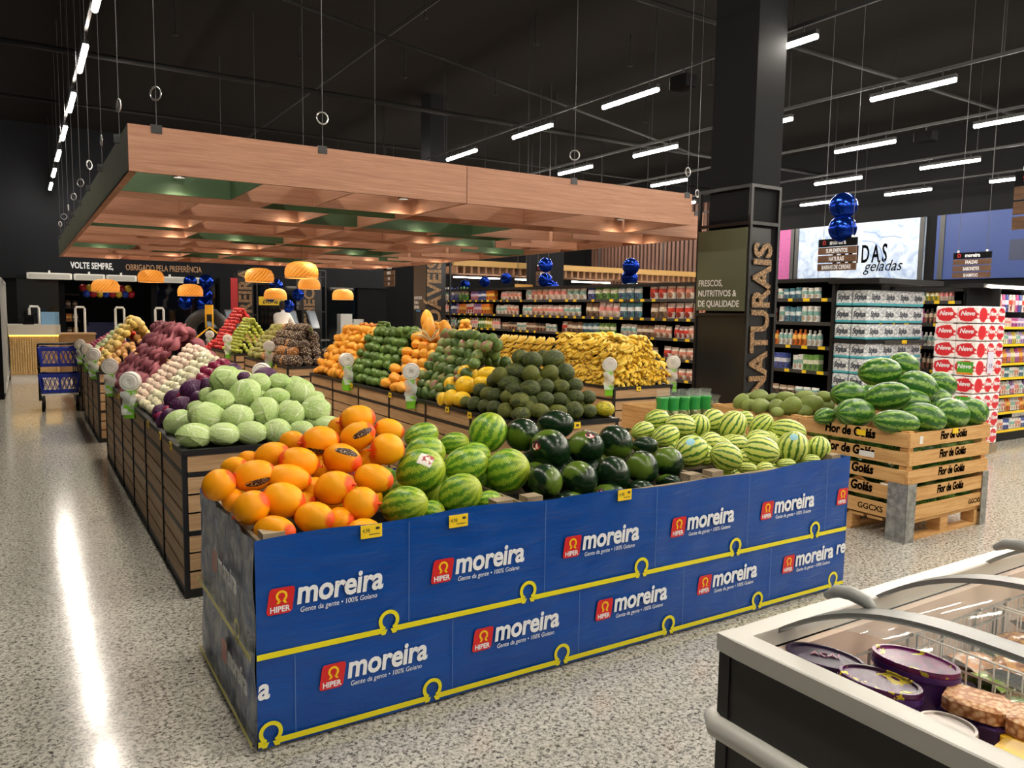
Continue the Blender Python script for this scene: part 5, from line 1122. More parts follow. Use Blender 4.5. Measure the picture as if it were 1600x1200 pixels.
PK = dict(
    cream=pack_mat('cream', '#e6dfd2', '#d98a76', '#9c6b52'), white=pack_mat('white', '#eeece8', '#7fb4ac', '#b7a08c'), pink=pack_mat('pink', '#e9dcd6', '#e58a86', '#c4b6a2'),
    teal=pack_mat('teal', '#3d7f8f', '#dfe6e6', '#2a4a6c'), red=pack_mat('red', '#e3ddd8', '#d3402f', '#8f2a22'), orange=pack_mat('orange', '#e5782c', '#f2c15c', '#7a3a1c'),
    purple=pack_mat('purple', '#75509a', '#d9cbe2', '#e07a3a'), blue=pack_mat('blue', '#2444a0', '#e6e9f2', '#18255a'), brown=pack_mat('brown', '#8a6a50', '#e0d4c0', '#4a3426'),
    green=pack_mat('green', '#5f9a3c', '#e5e6cc', '#2f5a2a'), yellow=pack_mat('yellow', '#e0c32e', '#f3ecca', '#6f8a2c'), black=pack_mat('black', '#2a2724', '#c9b99c', '#8a4a3a'),
    magenta=pack_mat('magenta', '#c0408a', '#f0d8e4', '#6a2a7a'), lav=pack_mat('lav', '#b79ac8', '#eee6f2', '#7a4a9a'))
SHN = {.15: 'bottom', .56: 'lowest', .875: 'third', 1.19: 'middle', 1.495: 'second', 1.795: 'top'}
GC = {}
def goods(me, kind, mat, x, y, z, w, d, h, where, face='X', end='from the left'):
    o = put(kind, me, PK[mat], None, (x, y, z), None if face == 'X' else (0, 0, pi/2), (d, w, h))
    lab = '%s %s, %s' % ({'lav': 'lavender', 'teal': 'teal blue'}.get(mat, mat), kind.replace('_', ' '), where)
    GC[lab] = GC.get(lab, -1)+1
    tag(o, '%s, %s %s' % (lab, ordn(GC[lab]), end), kind.split('_')[-1], lab); return o
def fill(x, z, ya, yb, kind, mats, w, h, where, lean=0, dep=.1, sp=1.04):
    me = {'snack_bag': BAG, 'bottle': BOTTLE, 'jar': JAR, 'carton': BOXM}[kind]; y = ya; k = 0
    while y+w <= yb+.001:
        m = mats[(k//3) % len(mats)]; hh = h*random.uniform(.94, 1.05)
        goods(me, kind, m, x+dep/2+.03, y+w/2, z, w*.97, dep, hh, where, 'X', 'from the near end'); y += w*sp; k += 1
XG = 8.5
plan_top = [(6.3, 7.0, 'jar', ['white', 'teal'], .09, .14), (7.0, 7.8, 'carton', ['red', 'orange'], .11, .17), (7.9, 9.6, 'snack_bag', ['red', 'cream', 'red'], .19, .25), (9.65, 11.1, 'snack_bag', ['teal', 'green', 'blue'], .2, .26), (11.15, 13.2, 'snack_bag', ['white', 'pink', 'cream'], .19, .24), (13.3, 14.2, 'snack_bag', ['cream', 'pink'], .15, .18), (14.3, 15.4, 'carton', ['orange', 'blue', 'purple'], .11, .2), (15.5, 18.0, 'bottle', ['green', 'blue', 'white', 'teal'], .15, .3)]
for (a, b, k, ms, w, h) in plan_top: fill(XG, 1.795, a, b, k, ms, w, h, 'top shelf of the long gondola')
for (z, nm, pl) in ((1.495, 'second', [(6.3, 7.0, 'jar', ['white', 'teal'], .085, .2), (7.0, 7.9, 'carton', ['red', 'orange', 'yellow'], .1, .17), (7.95, 9.6, 'snack_bag', ['cream', 'red', 'brown'], .18, .25), (9.65, 11.2, 'snack_bag', ['teal', 'pink', 'brown'], .18, .25), (11.3, 13.3, 'snack_bag', ['white', 'pink', 'cream'], .17, .2), (13.4, 14.4, 'snack_bag', ['cream', 'white'], .14, .2), (14.5, 16, 'carton', ['orange', 'purple', 'red'], .11, .22), (16, 18, 'bottle', ['blue', 'pink', 'white'], .12, .24)]),
                   (1.19, 'middle', [(6.25, 7.0, 'bottle', ['white', 'orange'], .07, .2), (7.0, 7.9, 'bottle', ['orange', 'red', 'white'], .075, .19), (7.95, 8.9, 'snack_bag', ['red', 'cream'], .1, .2), (8.95, 10.2, 'snack_bag', ['cream', 'brown', 'white'], .13, .19), (10.3, 12, 'snack_bag', ['green', 'teal', 'brown', 'red'], .15, .2), (12.05, 14, 'jar', ['white', 'black', 'brown'], .11, .15), (14.1, 16, 'bottle', ['pink', 'yellow', 'green'], .1, .22), (16.05, 18, 'bottle', ['white', 'black', 'cream'], .1, .2)]),
                   (.875, 'third', [(6.25, 6.7, 'carton', ['green', 'white'], .075, .2), (6.75, 7.3, 'carton', ['blue', 'green', 'yellow'], .08, .2), (7.35, 7.9, 'snack_bag', ['orange', 'white'], .13, .13), (7.95, 9.2, 'snack_bag', ['red', 'cream'], .16, .18), (9.25, 11, 'snack_bag', ['brown', 'cream'], .14, .16), (11.1, 13, 'jar', ['brown', 'white', 'black'], .1, .14), (13.1, 15, 'jar', ['black', 'white', 'orange'], .1, .18), (15, 18, 'bottle', ['orange', 'purple', 'yellow'], .11, .2)]),
                   (.56, 'lowest', [(6.25, 7.9, 'snack_bag', ['white', 'brown', 'red'], .12, .1), (7.95, 9.6, 'snack_bag', ['red', 'cream'], .16, .17), (9.7, 12, 'snack_bag', ['cream', 'brown'], .2, .18)])):
    for (a, b, k, ms, w, h) in pl: fill(XG, z, a, b, k, ms, w, h, '%s shelf of the long gondola' % nm)
# ---- end cap of toilet paper packs
ec = empty('end_cap_shelf', (8.4, 5.55, 0))
blk('canopy_panel', 0, 1.35, -.15, .52, 1.97, 2.03, m_black, ec); blk('shelf', .05, 1.3, 0, .48, 1.26, 1.295, m_black, ec); blk('shelf', .05, 1.3, 0, .48, .28, .31, m_black, ec)
blk('price_rail', .4, 1.3, -.012, 0, 1.25, 1.295, m_strip_d, ec); blk('price_tag', .75, .85, -.018, -.012, 1.25, 1.295, m_tagy, ec); blk('back_upright', .05, .1, .46, .5, 0, 2.0, m_black, ec); blk('back_upright', 1.25, 1.3, .46, .5, 0, 2.0, m_black, ec); blk('plinth', .05, 1.3, 0, .48, 0, .12, m_black, ec)
tag(ec, 'black end shelf of the long gondola holding toilet paper', 'shelving')
def f_paper(n):
    s = n.xyz(n.obj()); g = n.noise(n.map(n.obj(), (5, 5, 5)), 1.5, 4)
    col = n.mix(n.ramp(g, [(.4, '#000000'), (.6, '#ffffff')]), '#e9ebec', '#a9b3bb')
    n.col(n.mix(n.m('LESS_THAN', s[2], -.33), col, '#4fb0bd'))
m_paper = M('paper_pack_film', rough=.22, fn=f_paper)
tw = text_me('Stylus', .085, .003, .2, .001, 'CENTER', 1.0, .9)
m_navy = M('print_grey_blue', '#3c4450', .5)
for row, z in enumerate((.31, .5, .69, .88, 1.07, 1.297, 1.5, 1.705)):
    for i in range(4):
        for j in range(2):
            if j and i: continue
            o = put('paper_pack', SOFT, m_paper, None, (8.47+.145+.295*i, 5.57+.11+.225*j, z+.095), None, (.285, .215, .186))
            tag(o, ('toilet paper pack in the %s row up, %s from the left' % (ordn(row), ordn(i+1)) if not j else 'toilet paper pack in the %s row up, behind the leftmost' % ordn(row)), 'paper pack', 'toilet paper packs on the end shelf')
            if z > .6:
                if j == 0: put('pack_word', tw, m_navy, o, (0, -.507, -.1), FY, (3.4, 6.0, 5))
                if i == 0: put('pack_word', tw, m_navy, o, (-.507, 0, -.1), FX, (4.2, 6.0, 5))
# ---- red tissue packs stacked on the floor
def f_red(n):
    o = n.obj(); d = n.n('ShaderNodeVectorMath', {0: o, 1: o}, operation='DOT_PRODUCT').outputs['Value']
    n.col(n.ramp(n.m('ADD', d, n.m('MULTIPLY', n.noise(o, 7, 3), .25)), [(.55, '#d92f38'), (.58, '#f1eceb')]))
m_red_pack = M('tissue_pack', rough=.35, fn=f_red)
m_grn_pack = M('tissue_pack_back', '#efecea', .35)
tn = text_me('Neve', .075, .002, .25, .001, 'CENTER', 1.0, 1.0)
NX, NY = 9.06, 4.6
for row in range(8):
    z = .12+row*.2
    for j in range(2):
        o = put('tissue_pack', SOFT, m_red_pack, None, (NX+.1, NY+.125+.245*j, z+.098), None, (.2, .24, .19))
        tag(o, 'red tissue pack, %s layer up, %s column from the left' % (ordn(row), ordn(1-j)), 'tissue pack', 'tissue packs in the left stack columns')
        put('pack_word', tn, m_print_w, o, (-.507, 0, -.05), FX, (4.0, 5.2, 5))
        if row in (2, 4) and j == 0:
            blk('green_label', -.512, -.505, -.42, .32, -.3, .35, M('label_green', '#4fa52a', .5), o); blk('orange_label', -.513, -.506, -.42, .32, -.42, -.3, M('label_orange', '#e98a2c', .5), o)
    for j in range(2):
        o = put('tissue_pack', SOFT, m_red_pack, None, (NX+.2+.1+.19*j, NY+.1, z+.098), None, (.185, .2, .19))
        tag(o, 'red tissue pack, %s layer up, %s column from the left' % (ordn(row), ordn(2+j)), 'tissue pack', 'tissue packs in the right stack columns')
        put('pack_word', tn, m_print_w, o, (0, -.507, -.05), FY, (4.6, 5.2, 5))
tag(blk('stack_pallet', NX, NX+.6, NY, NY+.5, 0, .115, m_greywood), 'low grey pallet under the red tissue pack stack', 'pallet')
o = blk('price_poster', NX+.24, NX+.36, NY-.012, NY-.006, .95, 1.2, M('poster_pale', '#d9d6ea', .5)); tag(o, 'small pale price poster on the tissue stack', 'poster')
text('poster_price', '24,98', (0, -.6, -.25), FY, M('poster_ink', '#4a3a7a', .5), o, size=.3, xs=1.0)
# ---- second gondola and its end shelves
gondola(10.3, 11.3, 5.45, 14.0, 1.92, 'second black gondola of toiletries beyond the tissue stack', tagstep=.2)
for z, nm, pl in ((1.495, 'second', [(5.6, 7.2, 'bottle', ['pink', 'black', 'magenta'], .06, .2)]), (1.19, 'middle', [(5.6, 7.2, 'bottle', ['lav', 'white'], .06, .19)]), (.875, 'third', [(5.6, 7.2, 'bottle', ['purple', 'black', 'white'], .06, .22)]), (1.72, 'top', [(5.6, 7.2, 'snack_bag', ['pink', 'yellow', 'white'], .06, .16)])):
    for (a, b, k, ms, w, h) in pl: fill(10.3, z if z != 1.72 else 1.795, a, b, k, ms, w, h, '%s shelf of the second gondola' % nm)
e2 = empty('end_cap_shelf', (10.3, 5.0, 0))
blk('back_board', 0, 1.4, .4, .43, 0, 1.95, m_blackm, e2); blk('top_light_box', -.4, 1.6, .0, .4, 1.95, 2.0, m_black, e2); blk('plinth', 0, 1.4, .02, .4, 0, .12, m_black, e2)
blk('light_strip', -.3, 1.5, -.02, 0, 1.95, 1.985, m_strip, e2); blk('side_post', 0, .03, 0, .4, 0, 1.95, m_black, e2)
SH2 = (.15, .385, .6, .83, 1.013, 1.256, 1.474)
for z in SH2:
    blk('shelf', .03, 1.4, 0, .4, z-.02, z, m_black, e2); blk('price_rail', .03, 1.4, -.012, 0, z-.03, z, m_tagy, e2)
tag(e2, 'black end shelves of toiletries at the right edge beyond the tissue stack', 'shelving')
def fill_y(y, z, xa, xb, kind, mats, w, h, where):
    me = {'snack_bag': BAG, 'bottle': BOTTLE, 'jar': JAR, 'carton': BOXM}[kind]; x = xa; k = 0
    while x+w <= xb:
        goods(me, kind, mats[(k//2) % len(mats)], x+w/2, y+.06, z, w*.96, .08, h*random.uniform(.95, 1.04), where, 'Y'); x += w*1.03; k += 1
for z, k, ms, w, h in ((.15, 'carton', ['white', 'cream', 'blue'], .075, .13), (.385, 'bottle', ['orange', 'white', 'cream'], .06, .16), (.6, 'bottle', ['white', 'purple', 'cream'], .055, .17), (.83, 'carton', ['white', 'cream', 'teal'], .06, .12), (1.013, 'bottle', ['yellow', 'magenta', 'orange', 'purple'], .05, .18), (1.256, 'bottle', ['lav', 'yellow', 'white'], .05, .15), (1.474, 'carton', ['lav', 'pink', 'magenta'], .08, .11)):
    fill_y(5.0, z, 10.35, 11.6, k, ms, w, h, 'on the %s end shelf up' % ordn(SH2.index(z)))
for k in range(14):
    goods(BAG, 'snack_bag', ['pink', 'magenta', 'blue', 'red'][k % 4], 10.42+.085*k, 5.05, 1.66, .07, .04, .22, 'hanging at the top of the right end shelves', 'Y')
# ---- hanging aisle signs
m_board = M('sign_board_wood', rough=.6, fn=wood('#3a2616', '#5b3d25', '#7a563a', 3, 2, 24))
def aisle_sign(x, y, z, w, h, lines, label, ry=False):
    r = empty('aisle_sign', (x, y, z)); hd = h*.24
    blk('header', -.012, .012, -w/2, w/2, h-hd, h, m_blackm, r)
    text('sign_word', 'moreira', (-.014, -w*.02, h-hd*.75), FX, m_print_w, r, size=hd*.85, bold=.002, xs=.85)
    put('sign_mark', OM_S, m_print_r, r, (-.014, w*.34, h-hd*.45), Quaternion((0, 0, 1), -pi/2), (1.1, 1, 1.1))
    n = max(1, len(lines)); bh = (h-hd)/n
    for k, s in enumerate(lines):
        z1 = h-hd-k*bh-.008
        blk('board', -.012, .012, -w/2, w/2, z1-bh+.016, z1, m_board, r)
        text('sign_word', s, (-.014, 0, z1-bh*.68), FX, m_print_w, r, size=bh*.72, bold=.001, xs=.62)
    for s in (-1, 1):
        put('wire', MB().tube([(0, 0, 0), (0, 0, CEIL-z-h)], .003, 5).mesh('wire'), m_cable, r, (0, s*w*.38, h)); blk('clip', -.01, .01, s*w*.38-.01, s*w*.38+.01, h, h+.03, m_white, r)
    return tag(r, label, 'hanging sign')
aisle_sign(9.0, 6.4, 2.16, .56, .42, ['SUPLEMENTOS', 'NATURAIS', 'BARRAS DE CEREAIS'], 'dark hanging aisle sign with wood boards below the blue balloons')
aisle_sign(11.0, 5.73, 2.115, .5, .355, ['FRALDAS', 'SABONETES', 'SHAMPOO'], 'brown hanging aisle sign in front of the blue wall panel')
aisle_sign(6.1, 2.66, 2.22, .5, .42, ['', '', ''], 'hanging aisle sign cut by the right picture edge')
aisle_sign(9.0, 21.0, 2.2, .75, .62, ['LIMPEZA', 'CASA', 'PET'], 'small far hanging sign before the far dark wall')
aisle_sign(9.3, 13.6, 2.1, .5, .42, ['RAÇÃO', 'PET', 'AVES'], 'hanging aisle sign over the far half of the long gondola')
# ------------------------------------------------------------------ chest freezer in the foreground
fz = empty('chest_freezer', (1.27, .22, 0)); FL, FW = 2.7, .92
m_fgrey = M('freezer_rim', '#c9c7bf', .4); m_fdark = M('freezer_side', '#2b2a28', .55); m_liner = M('freezer_liner', '#e0cab8', .5)
blk('end_panel', 0, .03, .0, FW-.005, .08, .87, m_fdark, fz); blk('front_panel', .03, FL, FW-.03, FW-.005, .08, .87, m_fdark, fz); blk('rear_panel', .03, FL, 0, .03, .08, .87, m_fdark, fz); blk('base', .03, FL-.03, .03, FW-.04, 0, .08, m_black, fz)
blk('corner_post', -.004, .02, FW-.03, FW, .08, .87, m_black, fz)
def rim(pts, w=.05, h=.045):
    return pts
blk('end_rim', -.012, .045, -.01, FW+.004, .862, .905, m_fgrey, fz, SOFT); blk('front_rim', .04, FL, FW-.05, FW+.004, .862, .905, m_fgrey, fz, SOFT); blk('rear_rim', .04, FL, -.01, .045, .862, .905, m_fgrey, fz, SOFT)
put('bumper', MB().tube([(-.02, -.05, .7), (-.02, FW-.01, .7), (.0, FW+.012, .7), (.06, FW+.02, .7), (FL, FW+.02, .7)], .024, 10).mesh('bumper', True), m_fgrey, fz)
blk('liner_front', .045, FL, FW-.07, FW-.05, .3, .86, m_liner, fz); blk('liner_rear', .045, FL, .045, .06, .3, .86, m_liner, fz); blk('liner_end', .03, .05, .05, FW-.06, .3, .86, m_liner, fz); blk('liner_floor', .045, FL, .05, FW-.06, .5, .56, m_liner, fz)
m_lid = M('lid_glass', '#dfe8e6', .03, trans=0, alpha=.12, spec=.6)
m_lidframe = M('lid_frame', '#7b7c79', .35)
def arch(y): t = (y-FW*.47)/(FW*.47); return .9+.125*(1-abs(t)**2.6)
def arch_sheet(x0, x1, off):
    n = 24; vs = []
    for x in (x0, x1):
        for k in range(n+1):
            y = .0+FW*.97*k/n; vs.append((x, y, arch(y)+off))
    return MB().add(vs, [(k, n+1+k, n+2+k, k+1) for k in range(n)]).mesh('lid_glass', True)
def arch_bar(x, w, off, th=.012):
    n = 24; vs = []
    for k in range(n+1):
        y = FW*.97*k/n; z = arch(y)+off
        vs += [(x-w, y, z), (x+w, y, z), (x+w, y, z-th), (x-w, y, z-th)]
    fs = []
    for k in range(n):
        for q in range(4): fs.append((4*k+q, 4*k+4+q, 4*k+4+(q+1) % 4, 4*k+(q+1) % 4))
    return MB().add(vs, fs).mesh('lid_bar', True, 40)
for (a, b, o_) in ((.02, .15, 0.0), (.17, .52, .006), (.52, 1.05, .012), (1.05, 1.6, .006), (1.6, 2.65, 0)):
    put('lid_glass', arch_sheet(a, b, o_), m_lid, fz)
for x, w, o_ in ((.155, .026, .008), (.525, .026, .016), (1.05, .024, .018), (1.6, .024, .01)):
    put('lid_bar', arch_bar(x, w, o_), m_lidframe, fz)
hd_me = MB().tube([(0, -.06, 0), (0, -.035, .018), (0, 0, .024), (0, .035, .018), (0, .06, 0)], [.008, .014, .016, .014, .008], 8).mesh('lid_handle', True)
for x, y in ((.19, .74), (.86, .72), (1.4, .74)): put('lid_handle', hd_me, M('handle_grey', '#9b9c98', .4), fz, (x, y, arch(y)+.016))
wire = MB()
for k in range(16): wire.tube([(.1+.16*k, FW-.085, .56), (.1+.16*k, FW-.085, .8), (.1+.16*k, FW-.1, .81)], .004, 5)
for z in (.6, .68, .76, .8): wire.tube([(.06, FW-.09, z), (FL-.1, FW-.09, z)], .003, 5)
put('wire_guard', wire.mesh('wire_guard'), M('wire_grey', '#8d8a84', .4, .5), fz)
tag(fz, 'dark chest freezer with curved glass lids and pale grey rim', 'freezer')
def oval_tub(x, y, zt, a, b, h, lidmat, body, label, ang=0):
    m = Matrix.Diagonal((a, b, 1, 1))
    r = empty('oval_tub', (x, y, zt-h), (0, 0, ang))
    put('tub_body', MB().lathe([(.001, 0), (.82, 0), (.88, .03), (.96, h-.02), (1.02, h-.02), (1.02, h-.008)], 28, m).mesh('tub_body', True, 40), body, r)
    put('tub_lid', MB().lathe([(1.0, h-.008), (1.02, h-.004), (1.0, h+.004), (.9, h+.004), (.88, h), (.001, h)], 28, m).mesh('tub_lid', True, 40), lidmat, r)
    return tag(r, label, 'tub')
def f_lid(cols):
    return lambda n: n.col(n.ramp(n.noise(n.map(n.obj(), (1, 1, 1)), 22, 3, .5, 1.0), [(.36, cols[0]), (.46, cols[1]), (.54, cols[2]), (.62, cols[3])], 'CONSTANT'))
m_purple = M('purple_plastic', '#4d2a6e', .3)
oval_tub(1.44, 1.0, .862, .052, .085, .11, M('lid_dark_purple', '#2e1740', .3), m_purple, 'dark purple oval tub at the freezer corner', .25)
text('tub_print', 'AÇAÍ', (.0, 0, .112), (0, 0, -1.2), M('print_pinkish', '#c98aa8', .4), bpy.data.objects['oval_tub'], size=.026)
oval_tub(1.425, .865, .872, .05, .08, .11, M('lid_fruit_a', rough=.25, fn=f_lid(['#4a1248', '#4a1248', '#d8c02a', '#7f8a2a'])), m_purple, 'purple oval ice cream tub with yellow fruit printed lid', .2)
oval_tub(1.54, .86, .888, .052, .085, .13, M('lid_fruit_b', rough=.25, fn=f_lid(['#5a1550', '#6a1a58', '#6a1a58', '#b9a93a'])), m_purple, 'purple oval ice cream tub with plum coloured lid', .2)
for k in range(8):
    o = put('oval_tub_stack', MB().lathe([(.82, 0), (.96, .1), (1.02, .1), (.9, .11), (.001, .11)], 24, Matrix.Diagonal((.05, .08, 1, 1))).mesh('oval_tub', True, 40), m_purple, None, (1.38+.1*(k % 4), .85+.17*(k//4), .6)); o.name = 'oval_tub'
    tag(o, 'purple oval tub in the lower freezer layer', 'tub', 'purple tubs in the lower layer')
random.seed(15)
CLAM = bevel_block(.16).mesh('clam_pack')
def clam(x, y, z, w, d, h, bm, tm, label, rz):
    r = empty('food_tray', (x, y, z), (0, 0, rz)); put('tray', CLAM, bm, r, (0, 0, h*.3), None, (w, d, h*.6)); put('clear_lid', CLAM, tm, r, (0, 0, h*.78), None, (w*.92, d*.9, h*.5))
    return tag(r, label, 'food tray')
m_bread = M('bread_bites', rough=.4, fn=lambda n: n.col(n.ramp(n.vor(n.pos(), 95), [(.2, '#e9c9a0'), (.5, '#d6a070'), (.7, '#a86a3c')])))
m_yel = M('yellow_tray', '#eebc1c', .35)
clam(1.53, .73, .80, .1, .12, .07, M('violet_tray', '#3a2058', .3), m_bread, 'violet tray of pastry bites behind the round tub', .3)
clam(1.56, .62, .79, .11, .14, .08, m_yel, m_bread, 'large yellow tray of pastry bites in the freezer', .4)
clam(1.66, .60, .77, .11, .13, .07, m_yel, m_bread, 'second yellow tray of pastry bites beside the freezer wall', .2)
clam(1.44, .6, .80, .09, .1, .05, m_yel, m_yel, 'plain yellow lidded tub near the freezer rim', .1)
clam(1.45, .47, .80, .09, .1, .05, m_yel, m_yel, 'plain yellow lidded tub at the picture corner', .5)
o = oval_tub(1.41, .72, .85, .045, .05, .06, M('clear_lid', '#d9cfc8', .15), M('tub_clear', '#b9a79c', .2), 'small round clear tub between purple tubs and yellow trays')
PCK = {'amber': ('#c98a2c', '#8a4a12'), 'lime': ('#9cc05a', '#e3e6cc'), 'blackberry': ('#2a1a34', '#6a5a7a'), 'strawberry': ('#c03a2c', '#e8c9b0'), 'corn': ('#d8c45a', '#efe6b0'), 'peach': ('#d99a6a', '#f0dcc8'), 'mint': ('#cfe0b0', '#6a9a4a')}
PIL = bag_mesh()
def pack(x, y, z, kind, lab, s=1.0):
    a, b = PCK[kind]; m = M('frozen_'+kind, rough=.2, coat=.4, fn=lambda n: n.col(n.mix(n.ramp(n.noise(n.pos(), 55, 3), [(.45, '#000000'), (.6, '#ffffff')]), a, b)))
    o = put('frozen_pack', PIL, m, None, (x, y, z), (random.uniform(-.2, .2), pi/2+random.uniform(-.2, .2), random.uniform(-.5, .5)), (.045*s, .1*s, .13*s)); tag(o, lab, 'frozen pack', lab)
for i in range(5):
    for j in range(5):
        kind = ['lime', 'strawberry', 'mint', 'blackberry', 'peach'][(i*2+j) % 5]
        pack(1.62+.1*i, .45+.115*j, .70+.02*((i+j) % 2), kind, '%s coloured frozen fruit pack lying in the near freezer bay' % kind)
for i in range(6):
    for j in range(5):
        kind = ['amber', 'amber', 'corn', 'peach', 'lime'][(i+j*2) % 5]
        pack(1.95+.12*i, .5+.12*j, .73+.02*((i+j) % 2), kind, '%s coloured frozen pack heaped in the wire basket bay' % kind, 1.1)
def basket(x0, x1, y0, y1, z0, z1, label):
    mb = MB(); n = int((x1-x0)/.03); m = int((y1-y0)/.03)
    for k in range(n+1):
        x = x0+(x1-x0)*k/n
        for y in (y0, y1): mb.tube([(x, y, z0), (x, y, z1)], .002, 4)
    for k in range(m+1):
        y = y0+(y1-y0)*k/m
        for x in (x0, x1): mb.tube([(x, y, z0), (x, y, z1)], .002, 4)
    for z in (z0, z1): mb.tube([(x0, y0, z), (x1, y0, z), (x1, y1, z), (x0, y1, z), (x0, y0, z)], .003, 5)
    tag(put('wire_basket', mb.mesh('wire_basket'), m_white), label, 'basket')
basket(1.9, 2.28, .78, 1.06, .68, .79, 'white wire basket in the far freezer bay, left half')
basket(2.3, 2.66, .78, 1.06, .68, .79, 'white wire basket in the far freezer bay, right half')
basket(1.9, 2.28, .45, .76, .66, .77, 'white wire basket in the middle freezer bay')
basket(1.6, 1.86, .72, .98, .66, .76, 'white wire basket beside the purple tubs')
# ------------------------------------------------------------------ foil balloons
bal_me = ell('bal', 20, 14).mesh('foil_balloon', True); bal_me.name = 'foil_balloon'
m_foil = M('blue_foil', '#0c2f8f', .16, .85)
knob = MB().tube([(0, 0, 0), (0, 0, -.9)], .003, 4).mesh('balloon_string')
bn = text_me('moreira', .045, .001, 0, .0005, 'CENTER', 1, .9)
def balloon(x, y, z, r, label, group=None, logo_=False, flat=.62):
    d = Vector((-x, -y, 0)).normalized()
    o = put('foil_balloon', bal_me, m_foil, None, (x, y, z), axq(d+Vector((random.uniform(-.3, .3), random.uniform(-.3, .3), random.uniform(-.15, .15)))), (r*flat, r, r)); tag(o, label, 'balloon', group)
    put('tie', MB().tube([(0, 0, -1.0), (0, 0, -1.14)], [.05, .1], 6).mesh('tie', True), m_foil, o)
    return o
random.seed(4)
balloon(9.02, 6.36, 2.99, .175, 'upper blue foil balloon above the hanging supplements sign')
balloon(9.0, 6.34, 2.70, .175, 'lower blue foil balloon touching the hanging supplements sign')
for i, (x, y, z, r) in enumerate(((4.15, 21.8, 2.22, .19), (3.75, 21.8, 2.2, .17), (3.72, 21.7, 1.9, .18), (4.1, 21.7, 1.85, .2), (3.6, 21.7, 1.65, .18), (4.05, 21.6, 1.62, .2))):
    balloon(x, y, z, r, 'blue foil balloon in the bunch under the slogan wall', 'balloons under the slogan wall')
for i, (x, y, z, r) in enumerate(((5.35, 19.5, 2.1, .17), (5.2, 19.5, 1.85, .15), (5.6, 19.4, 1.6, .16), (6.1, 20.2, 1.9, .16))):
    balloon(x, y, z, r, 'blue foil balloon behind the bamboo lamps over the pineapples', 'balloons behind the bamboo lamps')
for (px_, y, zs, lab) in ((8.95, 13.0, (2.45, 2.15, 2.0), 'left'), (8.95, 10.4, (2.32, 2.12), 'middle'), (8.95, 8.35, (2.33, 2.12), 'right')):
    for i, z in enumerate(zs): balloon(px_+.08*i, y+.12*(i % 2), z+.05, .15, 'blue foil balloon in the %s bunch above the long gondola' % lab, '%s balloon bunch above the gondola' % lab)
for i in range(3): balloon(8.7, 15.9-.9*i, 2.15+.05*i, .12, 'small blue foil balloon at the far end of the long gondola', 'balloons at the far gondola end')
for i in range(16):
    mt = M('latex_'+('red', 'yellow', 'blue')[i % 3], ('#a81a22', '#d8b02a', '#1c3a9a')[i % 3], .3)
    o = put('party_balloon', sphere_me, mt, None, (1.45+.16*(i % 8)+.08*(i//8), 24.6, 2.02-.15*(i//8)), None, (.1, .1, .11)); tag(o, '%s latex balloon in the garland across the doorway' % ('red', 'yellow', 'blue')[i % 3], 'balloon', 'garland balloons '+('red', 'yellow', 'blue')[i % 3])
# ------------------------------------------------------------------ exit area
gate_me = MB().tube([(-.09, 0, 0), (-.09, 0, 1.47), (-.07, 0, 1.51), (.07, 0, 1.51), (.09, 0, 1.47), (.09, 0, 0)], .026, 8).box(-.08, .08, -.012, .012, .75, .78).box(-.08, .08, -.012, .012, .84, .87).mesh('gate_frame', True, 40)
for x, lab in ((.22, 'behind the service counter'), (1.1, 'left of the dark doorway'), (1.9, 'right of the dark doorway'), (2.74, 'in front of the far shelves')):
    r = empty('security_gate', (x, 20, 0)); put('gate_frame', gate_me, m_white, r); blk('base_plate', -.14, .14, -.05, .05, 0, .03, m_white, r); tag(r, 'white anti-theft gate standing %s' % lab, 'security gate')
ct = empty('service_counter', (-.25, 19, 0)); m_ribw = M('ribbed_wood', rough=.5, fn=wood('#a5854f', '#c9a86e', '#dcc08c', 3, 3, 12))
blk('body', 0, .88, .03, .7, .1, .9, m_ribw, ct); blk('worktop', -.02, .92, 0, .75, .92, 1.14, M('pale_stone', '#c9c6bb', .4), ct); blk('plinth', 0, .88, .05, .7, 0, .1, m_white, ct)
for k in range(20): blk('rib', .01+k*.043, .035+k*.043, 0, .03, .1, .9, m_ribw, ct)
blk('light_strip', 0, .88, -.005, .03, .9, .92, M('warm_strip', '#ffc93c', .4, emit=3), ct); tag(ct, 'ribbed wooden service counter with pale stone top and warm light strip', 'counter')
o = blk('blue_box', .33, .66, 19.1, 19.5, 1.14, 1.40, M('sky_blue_card', '#7fb0d8', .5)); tag(o, 'sky blue box on the service counter', 'box')
o = put('card_terminal', MB().box(-.1, .1, -.08, .08, 0, .06).box(-.07, .1, -.02, .04, .06, .2).tube([(.05, 0, .15), (.16, .02, .24)], .02, 6).mesh('card_terminal'), m_blackm, None, (.1, 19.2, 1.14)); tag(o, 'black card terminal on the service counter', 'terminal')
cb_ = empty('low_cabinet', (.64, 19.3, 0)); blk('body', 0, .7, 0, .5, 0, .92, M('tan_cabinet', '#8a6b45', .6), cb_); blk('top', -.02, .72, -.02, .52, .92, .95, m_slat, cb_); tag(cb_, 'plain tan cabinet right of the service counter', 'cabinet')
